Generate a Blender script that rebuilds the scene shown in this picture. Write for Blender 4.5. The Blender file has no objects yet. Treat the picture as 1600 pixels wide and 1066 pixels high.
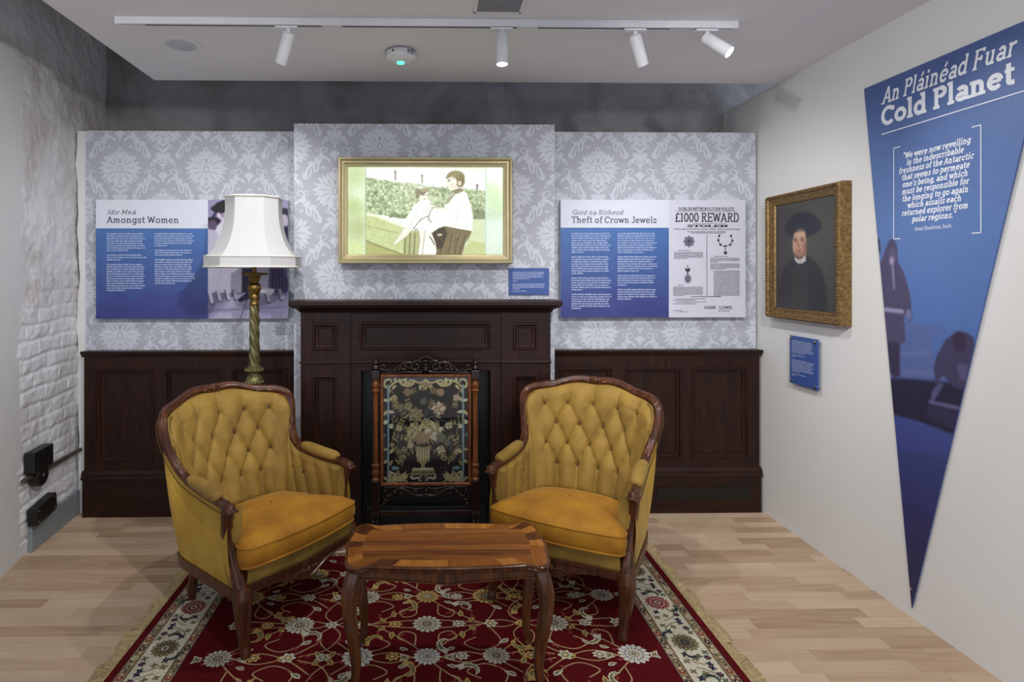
import bpy, bmesh, math, random
import numpy as np
from mathutils import Vector, Matrix
random.seed(7); rng = np.random.default_rng(7)
sc = bpy.context.scene; COL = sc.collection
PI = math.pi; sin, cos, R = math.sin, math.cos, math.radians

# ------------------------------------------------------------------ camera, world, exposure
cam_d = bpy.data.cameras.new('camera'); cam = bpy.data.objects.new('camera', cam_d); COL.objects.link(cam)
cam.location = (0, 0, 1.5); cam.rotation_euler = (R(90), 0, R(-1))
cam_d.sensor_width = 36; cam_d.lens = 20; cam_d.shift_x = (800-683)/1600; cam_d.shift_y = (428-533)/1600
cam_d.clip_start = .05; sc.camera = cam
W = bpy.data.worlds.new('world'); sc.world = W; W.use_nodes = True
W.node_tree.nodes['Background'].inputs[0].default_value = (.80, .86, 1.0, 1)
W.node_tree.nodes['Background'].inputs[1].default_value = 1.1
sc.view_settings.view_transform = 'Standard'; sc.view_settings.look = 'None'
sc.view_settings.gamma = 1; sc.view_settings.exposure = 0.0; sc.view_settings.use_curve_mapping = False

def spot(loc, to, power, ang=70, blend=.6, col=(1, .985, .96), size=.03):
    d = bpy.data.lights.new('spot_light', 'SPOT'); o = bpy.data.objects.new('spot_light', d); COL.objects.link(o)
    d.energy = power; d.spot_size = R(ang); d.spot_blend = blend; d.color = col; d.shadow_soft_size = size
    o.location = loc; o.rotation_euler = (Vector(to)-Vector(loc)).to_track_quat('-Z', 'Y').to_euler()
    return o
# unseen spot lamps added behind the camera to brighten walls, floor and seats
for (x, tx, ty, tz, e, a) in ((-1.2, -1.7, 3.6, 1.1, 72, 64), (-.15, 0.0, 3.4, 1.25, 32, 70), (.9, 1.45, 3.6, 1.2, 122, 64), (.3, 0.0, 2.5, .4, 12, 85),
                              (-.6, 2.1, 2.4, 1.15, 98, 74), (.4, -2.1, 3.1, 1.1, 110, 70), (1.2, 1.75, 2.3, .2, 52, 85)):
    spot((x, .75, 2.56), (tx, ty, tz), e, a, .9)

def px_ray(px, py):
    th = R(1); x = (px-683)/889.; z = (428-py)/889.
    return (sin(th)+x*cos(th), cos(th)-x*sin(th), z)
def at_y(px, py, Y): a = px_ray(px, py); t = Y/a[1]; return (a[0]*t, Y, 1.5+a[2]*t)
def at_x(px, py, X): a = px_ray(px, py); t = X/a[0]; return (X, a[1]*t, 1.5+a[2]*t)

# ------------------------------------------------------------------ mesh helpers
def nrm(v):
    l = math.sqrt(sum(a*a for a in v)) or 1; return tuple(a/l for a in v)
def sub(a, b): return tuple(x-y for x, y in zip(a, b))
def add(a, b): return tuple(x+y for x, y in zip(a, b))
def mul(a, k): return tuple(x*k for x in a)
def crs(a, b): return (a[1]*b[2]-a[2]*b[1], a[2]*b[0]-a[0]*b[2], a[0]*b[1]-a[1]*b[0])
def dot(a, b): return sum(x*y for x, y in zip(a, b))
def catmull(pts, n=6, closed=False):
    out = []; N = len(pts); rngs = range(N if closed else N-1)
    for i in rngs:
        p = [pts[(i+k) % N] if closed else pts[min(max(i+k, 0), N-1)] for k in (-1, 0, 1, 2)]
        for j in range(n):
            t = j/n
            out.append(tuple(.5*((2*b)+(c-a)*t+(2*a-5*b+4*c-d)*t*t+(3*b-a-3*c+d)*t**3) for a, b, c, d in zip(*p)))
    if not closed: out.append(tuple(pts[-1]))
    return out
class MB:
    def __init__(s): s.v = []; s.f = []; s.m = []
    def quad_grid(s, rows, mi=0, close_u=False, close_v=False):
        b = len(s.v); n = len(rows); m = len(rows[0])
        for r in rows: s.v.extend(r)
        for i in range(n if close_v else n-1):
            for j in range(m if close_u else m-1):
                i2 = (i+1) % n; j2 = (j+1) % m
                s.f.append((b+i*m+j, b+i*m+j2, b+i2*m+j2, b+i2*m+j)); s.m.append(mi)
        return b
    def poly(s, pts, mi=0):
        b = len(s.v); s.v.extend(pts); s.f.append(tuple(range(b, b+len(pts)))); s.m.append(mi)
    def box(s, a, c, mi=0, rot=None, org=None):
        x0, y0, z0 = a; x1, y1, z1 = c
        P = [(x0, y0, z0), (x1, y0, z0), (x1, y1, z0), (x0, y1, z0), (x0, y0, z1), (x1, y0, z1), (x1, y1, z1), (x0, y1, z1)]
        if rot is not None:
            P = [tuple(rot @ (Vector(p)-Vector(org)) + Vector(org)) for p in P]
        b = len(s.v); s.v.extend(P)
        for f in ((0, 3, 2, 1), (4, 5, 6, 7), (0, 1, 5, 4), (1, 2, 6, 5), (2, 3, 7, 6), (3, 0, 4, 7)):
            s.f.append(tuple(b+k for k in f)); s.m.append(mi)
    def sweep(s, path, sec, ref=(0, 0, 1), mi=0, scale=None, closed=False, cap=True):
        rows = []; N = len(path)
        for i, p in enumerate(path):
            a = path[(i-1) % N] if closed or i else path[0]; c = path[(i+1) % N] if closed or i < N-1 else path[-1]
            T = nrm(sub(c, a)); rf = ref[i] if isinstance(ref, list) else ref
            Nn = nrm(sub(rf, mul(T, dot(rf, T)))); B = crs(T, Nn); k = scale[i] if scale is not None else 1
            kx, ky = k if isinstance(k, tuple) else (k, k)
            rows.append([add(p, add(mul(Nn, q[0]*kx), mul(B, q[1]*ky))) for q in sec])
        b = s.quad_grid(rows, mi, True, closed)
        if cap and not closed:
            m = len(sec); s.f.append(tuple(b+j for j in range(m))[::-1]); s.f.append(tuple(b+(N-1)*m+j for j in range(m))); s.m += [mi, mi]
    def tube(s, path, r, seg=10, ref=None, mi=0, closed=False):
        sec = [(cos(2*PI*k/seg), sin(2*PI*k/seg)) for k in range(seg)]
        rr = r if isinstance(r, (list, tuple)) else [r]*len(path)
        if ref is None:
            d = nrm(sub(path[-1], path[0])) if not closed else (0, 0, 0)
            ref = (0, 0, 1) if abs(d[2]) < .75 else (0, 1, 0)
        s.sweep(path, sec, ref, mi, rr, closed)
    def lathe(s, prof, c=(0, 0, 0), seg=24, mi=0, M=None):
        rows = []
        for r, z in prof:
            row = []
            for k in range(seg):
                a = 2*PI*k/seg; p = (r*cos(a), r*sin(a), z)
                if M is not None: p = tuple(M @ Vector(p))
                row.append(add(p, c))
            rows.append(row)
        b = s.quad_grid(rows, mi, True)
        m = seg
        s.f.append(tuple(b+j for j in range(m))[::-1]); s.f.append(tuple(b+(len(prof)-1)*m+j for j in range(m))); s.m += [mi, mi]
    def ball(s, c, r, seg=10, ring=6, mi=0, sq=(1, 1, 1)):
        rows = []
        for i in range(ring+1):
            ph = -PI/2+PI*i/ring
            rows.append([(c[0]+sq[0]*r*max(cos(ph), 1e-4)*cos(2*PI*k/seg), c[1]+sq[1]*r*max(cos(ph), 1e-4)*sin(2*PI*k/seg), c[2]+sq[2]*r*sin(ph)) for k in range(seg)])
        s.quad_grid(rows, mi, True)
    def rings(s, rings, mi=0, cap=True, capmi=None, capf=False):
        # rings: list of (x0, x1, z0, z1, y) rectangles joined in order, mitred corners
        b = len(s.v)
        for (x0, x1, z0, z1, y) in rings: s.v.extend([(x0, y, z0), (x1, y, z0), (x1, y, z1), (x0, y, z1)])
        for i in range(len(rings)-1):
            for j in range(4):
                s.f.append((b+4*i+j, b+4*i+(j+1) % 4, b+4*i+4+(j+1) % 4, b+4*i+4+j)); s.m.append(mi)
        if cap:
            k = b+4*(len(rings)-1); s.f.append((k, k+1, k+2, k+3)); s.m.append(mi if capmi is None else capmi)
        if capf: s.f.append((b+3, b+2, b+1, b)); s.m.append(mi)
    def prism(s, pts, fn, d0, d1, mi=0):
        n = len(pts); b = len(s.v); s.v.extend([fn(p, d0) for p in pts]); s.v.extend([fn(p, d1) for p in pts])
        s.f.append(tuple(b+i for i in range(n))[::-1]); s.f.append(tuple(b+n+i for i in range(n))); s.m += [mi, mi]
        for i in range(n):
            j = (i+1) % n; s.f.append((b+i, b+j, b+n+j, b+n+i)); s.m.append(mi)
    def build(s, name, mats, parent=None, smooth=None, bevel=0, fix=True):
        me = bpy.data.meshes.new(name); me.from_pydata([tuple(map(float, p)) for p in s.v], [], s.f)
        for m in (mats if isinstance(mats, (list, tuple)) else [mats]): me.materials.append(m)
        if len(me.polygons) == len(s.m): me.polygons.foreach_set('material_index', s.m)
        if fix:
            bm = bmesh.new(); bm.from_mesh(me); bmesh.ops.recalc_face_normals(bm, faces=bm.faces); bm.to_mesh(me); bm.free()
        if smooth is not None:
            me.polygons.foreach_set('use_smooth', [True]*len(me.polygons))
            if smooth < 180: me.set_sharp_from_angle(angle=R(smooth))
        o = bpy.data.objects.new(name, me); COL.objects.link(o)
        if parent: o.parent = parent
        if bevel:
            b = o.modifiers.new('bevel', 'BEVEL'); b.width = bevel; b.segments = 2; b.limit_method = 'ANGLE'; b.angle_limit = R(40)
        return o
def tag(o, label, cat, group=None):
    o['label'] = label; o['category'] = cat
    if group: o['group'] = group
    return o
def struct(o, label=None):
    o['kind'] = 'structure'
    if label: o['label'] = label
    return o
def thing(name, label, cat, loc=(0, 0, 0), rz=0, group=None):
    o = bpy.data.objects.new(name, None); COL.objects.link(o); o.location = loc; o.rotation_euler = (0, 0, rz); o.empty_display_size = .1
    return tag(o, label, cat, group)
def copy_tree(o, parent=None):
    c = o.copy(); COL.objects.link(c)
    if parent: c.parent = parent
    for ch in list(o.children): copy_tree(ch, c)
    return c

# ------------------------------------------------------------------ materials
def lin(c):
    return tuple(((x/255)/12.92 if x/255 <= .04045 else ((x/255+.055)/1.055)**2.4) for x in c[:3])
class NT:
    def __init__(s, name):
        s.mat = bpy.data.materials.new(name); s.mat.use_nodes = True; s.t = s.mat.node_tree; s.n = s.t.nodes; s.p = s.n['Principled BSDF']
    def N(s, t, **k):
        n = s.n.new(t)
        for a, b in k.items():
            if a.startswith('i_'):
                key = a[2:]; key = int(key) if key.isdigit() else key.replace('_', ' ')
                n.inputs[key].default_value = b
            else: setattr(n, a, b)
        return n
    def L(s, a, b): s.t.links.new(a, b)
    def P(s, **k):
        for a, b in k.items(): s.p.inputs[a.replace('_', ' ')].default_value = b
    def coords(s, scale=(1, 1, 1), kind='Object'):
        c = s.N('ShaderNodeTexCoord'); m = s.N('ShaderNodeMapping'); m.inputs['Scale'].default_value = scale
        s.L(c.outputs[kind], m.inputs[0]); return m.outputs[0]
    def ramp(s, fac, stops):
        r = s.N('ShaderNodeValToRGB'); e = r.color_ramp.elements
        while len(e) < len(stops): e.new(.5)
        for q, (p, c) in zip(e, stops): q.position = p; q.color = (*c, 1)
        s.L(fac, r.inputs[0]); return r.outputs[0]
    def bump(s, h, st=.2, d=.01):
        b = s.N('ShaderNodeBump'); b.inputs['Strength'].default_value = st; b.inputs['Distance'].default_value = d
        s.L(h, b.inputs['Height']); s.L(b.outputs[0], s.p.inputs['Normal']); return b
def plain(name, rgb, rough=.5, metal=0., var=.04, nscale=18, bump=0, **k):
    m = NT(name); c = lin(rgb)
    n = m.N('ShaderNodeTexNoise', i_Scale=nscale, i_Detail=3.); m.L(m.coords(), n.inputs['Vector'])
    col = m.ramp(n.outputs['Fac'], [(.3, tuple(x*(1-var) for x in c)), (.7, tuple(min(1, x*(1+var)) for x in c))])
    m.L(col, m.p.inputs['Base Color']); m.P(Roughness=rough, Metallic=metal, **k)
    if bump: m.bump(n.outputs['Fac'], bump, .004)
    return m.mat
def wood(name, dark, light, rough=.35, scale=(1, 1, 14), axis='z', coat=.0, bump=.03):
    m = NT(name)
    sc_ = {'z': (14, 14, 1.2), 'x': (1.2, 14, 14), 'y': (14, 1.2, 14)}[axis]
    n = m.N('ShaderNodeTexNoise', i_Scale=3.2, i_Detail=6., i_Distortion=.8); m.L(m.coords(sc_), n.inputs['Vector'])
    col = m.ramp(n.outputs['Fac'], [(.3, lin(dark)), (.72, lin(light))])
    m.L(col, m.p.inputs['Base Color']); m.P(Roughness=rough, Coat_Weight=coat, Coat_Roughness=.15, Specular_IOR_Level=.28)
    m.bump(n.outputs['Fac'], bump, .003)
    return m.mat
def velvet(name, dark, light, sheen=(1, .8, .4)):
    m = NT(name)
    n = m.N('ShaderNodeTexNoise', i_Scale=7., i_Detail=5., i_Roughness=.6); m.L(m.coords(), n.inputs['Vector'])
    col = m.ramp(n.outputs['Fac'], [(.32, lin(dark)), (.68, lin(light))])
    m.L(col, m.p.inputs['Base Color']); m.P(Roughness=.75, Sheen_Weight=.26, Sheen_Roughness=.35, Sheen_Tint=(*sheen, 1))
    f = m.N('ShaderNodeTexNoise', i_Scale=450.); m.L(m.coords(), f.inputs['Vector']); m.bump(f.outputs['Fac'], .12, .002)
    return m.mat
def attr_mat(name, emit=0, rough=.55, coat=0):
    m = NT(name); a = m.N('ShaderNodeAttribute', attribute_name='Col')
    if emit:
        m.L(a.outputs['Color'], m.p.inputs['Emission Color']); m.P(Emission_Strength=emit, Base_Color=(.02, .02, .02, 1), Roughness=.25)
    else:
        m.L(a.outputs['Color'], m.p.inputs['Base Color']); m.P(Roughness=rough, Coat_Weight=coat)
    return m.mat
def emit_mat(name, col, st):
    m = NT(name); m.P(Base_Color=(*col, 1), Emission_Color=(*col, 1), Emission_Strength=st); return m.mat
def glass_mat(name):
    m = NT(name); t = m.N('ShaderNodeBsdfTransparent'); g = m.N('ShaderNodeBsdfGlossy', i_Roughness=.02); f = m.N('ShaderNodeFresnel', i_IOR=1.5); x = m.N('ShaderNodeMixShader')
    m.L(f.outputs[0], x.inputs[0]); m.L(t.outputs[0], x.inputs[1]); m.L(g.outputs[0], x.inputs[2]); m.L(x.outputs[0], m.n['Material Output'].inputs[0]); return m.mat

M = {}
M['white'] = plain('white_paint', (222, 222, 222), .6, var=.015, nscale=5)
M['ceil'] = plain('ceiling_paint', (234, 234, 236), .7, var=.012, nscale=3)
M['wallr'] = plain('wall_paint', (228, 228, 227), .65, var=.012, nscale=2)
M['grey'] = plain('grey_paint', (134, 142, 146), .5)
M['metal_white'] = plain('white_metal', (225, 227, 232), .35)
M['plastic'] = plain('white_plastic', (228, 230, 232), .4)
M['mahog'] = wood('dark_mahogany', (27, 12, 8), (49, 25, 16), .42, axis='z', coat=.0)
M['mahogx'] = wood('dark_mahogany_rail', (27, 12, 8), (49, 25, 16), .42, axis='x', coat=.0)
M['chairwood'] = wood('chair_walnut', (50, 26, 15), (98, 56, 34), .34, axis='z', coat=.15)
M['tablewood'] = wood('table_walnut', (60, 34, 18), (112, 66, 36), .25, axis='z', coat=.4)
M['screenwood'] = wood('screen_walnut', (72, 40, 18), (134, 78, 40), .28, axis='z', coat=.3)
M['screendark'] = wood('screen_ebonised', (22, 14, 11), (46, 28, 22), .25, axis='z', coat=.3)
M['velvet'] = velvet('gold_velvet', (122, 94, 32), (158, 126, 52))
M['button'] = velvet('shaded_button_velvet', (70, 46, 14), (96, 66, 22)); M['velvet2'] = velvet('amber_velvet', (150, 94, 8), (186, 132, 20))  # button velvet darkened to paint in the shade of the tuft pits
M['velvet3'] = velvet('pale_gold_velvet', (168, 132, 38), (190, 152, 56))
M['black'] = plain('black', (10, 11, 14), .4)
M['dark'] = plain('dark_iron', (34, 33, 30), .4, metal=.3)
M['pipe'] = plain('conduit_grey', (92, 84, 74), .5, metal=.4)
M['brass'] = plain('antique_brass', (122, 98, 50), .35, metal=.85, var=.3, nscale=40)
M['bronze'] = plain('green_bronze', (110, 104, 68), .45, metal=.6, var=.25, nscale=30)
M['gilt'] = plain('gilt_wood', (122, 96, 56), .42, metal=.5, var=.45, nscale=60, bump=.4)
M['gold'] = plain('gold_frame', (190, 178, 138), .42, metal=.5, var=.06)
M['shade'] = plain('lampshade_cloth', (190, 190, 192), .8, var=.01)
M['shadetrim'] = plain('lampshade_trim', (226, 222, 212), .8)
M['bpanel'] = plain('blue_print', (58, 84, 150), .5, var=.02)
M['ink'] = plain('ink_navy', (40, 42, 72), .6)
M['inkb'] = plain('ink_black', (46, 46, 62), .6)
M['body_ink'] = plain('body_ink', (186, 200, 230), .6); M['white_ink'] = plain('white_ink', (232, 236, 246), .6)
M['paper'] = plain('paper_print', (206, 208, 222), .6, var=.02)
M['print'] = attr_mat('printed_picture'); M['paint'] = attr_mat('oil_paint', rough=.4)
M['tv'] = attr_mat('lit_screen', emit=1.1)
M['lens'] = emit_mat('lamp_lens', (1, .98, .95), 9); M['led'] = emit_mat('green_led', (.1, .9, .55), 1.6)
M['steel'] = plain('steel', (190, 190, 190), .25, metal=1)
M['glass'] = glass_mat('pane_glass')
M['wp0'] = plain('wallpaper_ground', (174, 177, 187), .6, var=.01)
M['wp1'] = plain('wallpaper_figure', (201, 205, 215), .5, var=.01)

# rough plaster
m = NT('rough_plaster')
n1 = m.N('ShaderNodeTexNoise', i_Scale=2.1, i_Detail=9., i_Roughness=.62, i_Distortion=.7); m.L(m.coords(), n1.inputs['Vector'])
col = m.ramp(n1.outputs['Fac'], [(.25, lin((98, 96, 94))), (.45, lin((142, 141, 142))), (.62, lin((162, 162, 164))), (.8, lin((118, 113, 108)))])
m.L(col, m.p.inputs['Base Color']); m.P(Roughness=.85); m.bump(n1.outputs['Fac'], .6, .03); M['plaster'] = m.mat
m = NT('whitewashed_brick')
n1 = m.N('ShaderNodeTexNoise', i_Scale=2.6, i_Detail=9., i_Roughness=.65); m.L(m.coords(), n1.inputs['Vector'])
a1 = m.N('ShaderNodeAttribute', attribute_name='Col')
c1 = m.ramp(n1.outputs['Fac'], [(.28, lin((190, 184, 178))), (.5, lin((222, 222, 226))), (.75, lin((232, 232, 236)))])
mx = m.N('ShaderNodeMixRGB', blend_type='MULTIPLY'); mx.inputs[0].default_value = 1; m.L(c1, mx.inputs[1]); m.L(a1.outputs['Color'], mx.inputs[2])
m.L(mx.outputs[0], m.p.inputs['Base Color']); m.P(Roughness=.8)
n2 = m.N('ShaderNodeTexNoise', i_Scale=30., i_Detail=6.); m.L(m.coords(), n2.inputs['Vector']); m.bump(n2.outputs['Fac'], .35, .01); M['brick'] = m.mat
# oak strip floor: rows along x, random strips
m = NT('oak_strip_floor')
tc = m.N('ShaderNodeTexCoord'); sp = m.N('ShaderNodeSeparateXYZ'); m.L(tc.outputs['Object'], sp.inputs[0])
def mth(op, a, b=None):
    n = m.N('ShaderNodeMath', operation=op)
    for i, q in enumerate((a, b)):
        if q is None: continue
        if isinstance(q, (int, float)): n.inputs[i].default_value = q
        else: m.L(q, n.inputs[i])
    return n.outputs[0]
row = mth('FLOOR', mth('DIVIDE', sp.outputs[1], .068))
wn = m.N('ShaderNodeTexWhiteNoise', noise_dimensions='1D'); m.L(row, wn.inputs['W'])
xs = mth('ADD', mth('DIVIDE', sp.outputs[0], .46), mth('MULTIPLY', wn.outputs['Value'], 7.3))
cid = mth('FLOOR', xs); cb = m.N('ShaderNodeCombineXYZ'); m.L(row, cb.inputs[0]); m.L(cid, cb.inputs[1])
wn2 = m.N('ShaderNodeTexWhiteNoise', noise_dimensions='2D'); m.L(cb.outputs[0], wn2.inputs['Vector'])
gr = m.N('ShaderNodeTexNoise', i_Scale=2.4, i_Detail=5., i_Distortion=.4)
cb2 = m.N('ShaderNodeCombineXYZ'); m.L(mth('MULTIPLY', sp.outputs[0], 1.6), cb2.inputs[0]); m.L(mth('MULTIPLY', sp.outputs[1], 22), cb2.inputs[1]); m.L(mth('MULTIPLY', wn2.outputs['Value'], 40), cb2.inputs[2])
m.L(cb2.outputs[0], gr.inputs['Vector'])
fac = mth('ADD', mth('MULTIPLY', wn2.outputs['Value'], .5), mth('MULTIPLY', gr.outputs['Fac'], .5))
col = m.ramp(fac, [(.12, lin((160, 130, 102))), (.45, lin((192, 165, 137))), (.85, lin((212, 188, 162)))])
fy = mth('FRACT', mth('DIVIDE', sp.outputs[1], .068)); seam = mth('LESS_THAN', fy, .02)
fx = mth('FRACT', xs); seam2 = mth('LESS_THAN', fx, .004); sm = mth('MAXIMUM', seam, seam2)
mx = m.N('ShaderNodeMixRGB', blend_type='MULTIPLY'); m.L(mth('MULTIPLY', sm, .35), mx.inputs[0]); m.L(col, mx.inputs[1]); mx.inputs[2].default_value = (.45, .38, .3, 1)
m.L(mx.outputs[0], m.p.inputs['Base Color']); m.P(Roughness=.42); m.bump(gr.outputs['Fac'], .04, .003); M['floor'] = m.mat

# ------------------------------------------------------------------ raster pictures stored as vertex colours of a dense grid
class Ras:
    def __init__(s, w, h, c): s.w = w; s.h = h; s.a = np.empty((h, w, 3)); s.a[:] = c; s.yy, s.xx = np.mgrid[0:h, 0:w]; s.X = (s.xx+.5)/w; s.Y = (s.yy+.5)/h
    def blend(s, mask, c, k=1):
        mk = (mask*k)[..., None]; s.a = s.a*(1-mk)+np.array(c, float)*mk
    def poly(s, pts, c, k=1, soft=0):
        n = len(pts); mk = np.zeros((s.h, s.w))
        for ox, oy in ((-.25, -.25), (.25, -.25), (-.25, .25), (.25, .25)):
            ins = np.zeros((s.h, s.w), bool); x = s.X+ox/s.w; y = s.Y+oy/s.h
            for i in range(n):
                x1, y1 = pts[i]; x2, y2 = pts[(i+1) % n]
                if y1 == y2: continue
                c1 = ((y1 > y) != (y2 > y)) & (x < (x2-x1)*(y-y1)/(y2-y1)+x1); ins ^= c1
            mk += ins*.25
        if soft: mk = s._bl(mk, soft)
        s.blend(mk, c, k)
    def ell(s, cx, cy, rx, ry, c, k=1, soft=.15):
        d = np.sqrt(((s.X-cx)/rx)**2+((s.Y-cy)/ry)**2); s.blend(np.clip((1-d)/soft+.5, 0, 1), c, k)
    def line(s, pts, wd, c, k=1):
        asp = s.w/s.h; mk = np.zeros((s.h, s.w)); X = s.X*asp
        for (x1, y1), (x2, y2) in zip(pts, pts[1:]):
            x1 *= asp; x2 *= asp; dx, dy = x2-x1, y2-y1; t = np.clip(((X-x1)*dx+(s.Y-y1)*dy)/(dx*dx+dy*dy+1e-9), 0, 1)
            d = np.hypot(X-x1-t*dx, s.Y-y1-t*dy); mk = np.maximum(mk, np.clip((wd-d)*s.h+.5, 0, 1))
        s.blend(mk, c, k)
    def _bl(s, a, r):
        for _ in range(2):
            for ax in (0, 1):
                p = [(0, 0)]*a.ndim; p[ax] = (r, r); q = np.pad(a, p, mode='edge')
                a = sum(np.take(q, range(i, i+a.shape[ax]), axis=ax) for i in range(2*r+1))/(2*r+1)
        return a
    def blur(s, r): s.a = s._bl(s.a, r)
    def noise(s, amp, cell=1, region=None):
        hh, ww = -(-s.h//cell), -(-s.w//cell); nz = np.kron(rng.normal(0, amp, (hh, ww)), np.ones((cell, cell)))[:s.h, :s.w]
        if cell > 1: nz = s._bl(nz, cell//2)
        if region is not None: nz = nz*region
        s.a = s.a+nz[..., None]
    def mesh(s, name, fn, mat, parent=None):
        # fn(u, v) -> point, u right, v down, arrays
        u, v = np.meshgrid(np.linspace(0, 1, s.w), np.linspace(0, 1, s.h)); P = fn(u.ravel(), v.ravel())
        i = np.arange(s.w*s.h).reshape(s.h, s.w); F = np.stack([i[:-1, :-1], i[1:, :-1], i[1:, 1:], i[:-1, 1:]], -1).reshape(-1, 4)
        me = bpy.data.meshes.new(name); me.vertices.add(len(P)); me.vertices.foreach_set('co', np.ascontiguousarray(P, float).ravel())
        me.loops.add(F.size); me.loops.foreach_set('vertex_index', F.ravel().astype(np.int32)); me.polygons.add(len(F))
        me.polygons.foreach_set('loop_start', np.arange(0, F.size, 4).astype(np.int32)); me.update(calc_edges=True)
        ca = me.color_attributes.new('Col', 'FLOAT_COLOR', 'POINT'); a = np.clip(s.a, 0, 255)/255
        l = np.where(a <= .04045, a/12.92, ((a+.055)/1.055)**2.4).reshape(-1, 3)
        ca.data.foreach_set('color', np.concatenate([l, np.ones((len(l), 1))], 1).astype(np.float32).ravel())
        me.materials.append(mat); o = bpy.data.objects.new(name, me); COL.objects.link(o)
        if parent: o.parent = parent
        return o
def st3(x, y, z):
    b = np.broadcast_arrays(x, y, z); return np.stack([q.astype(float) for q in b], -1)

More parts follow.
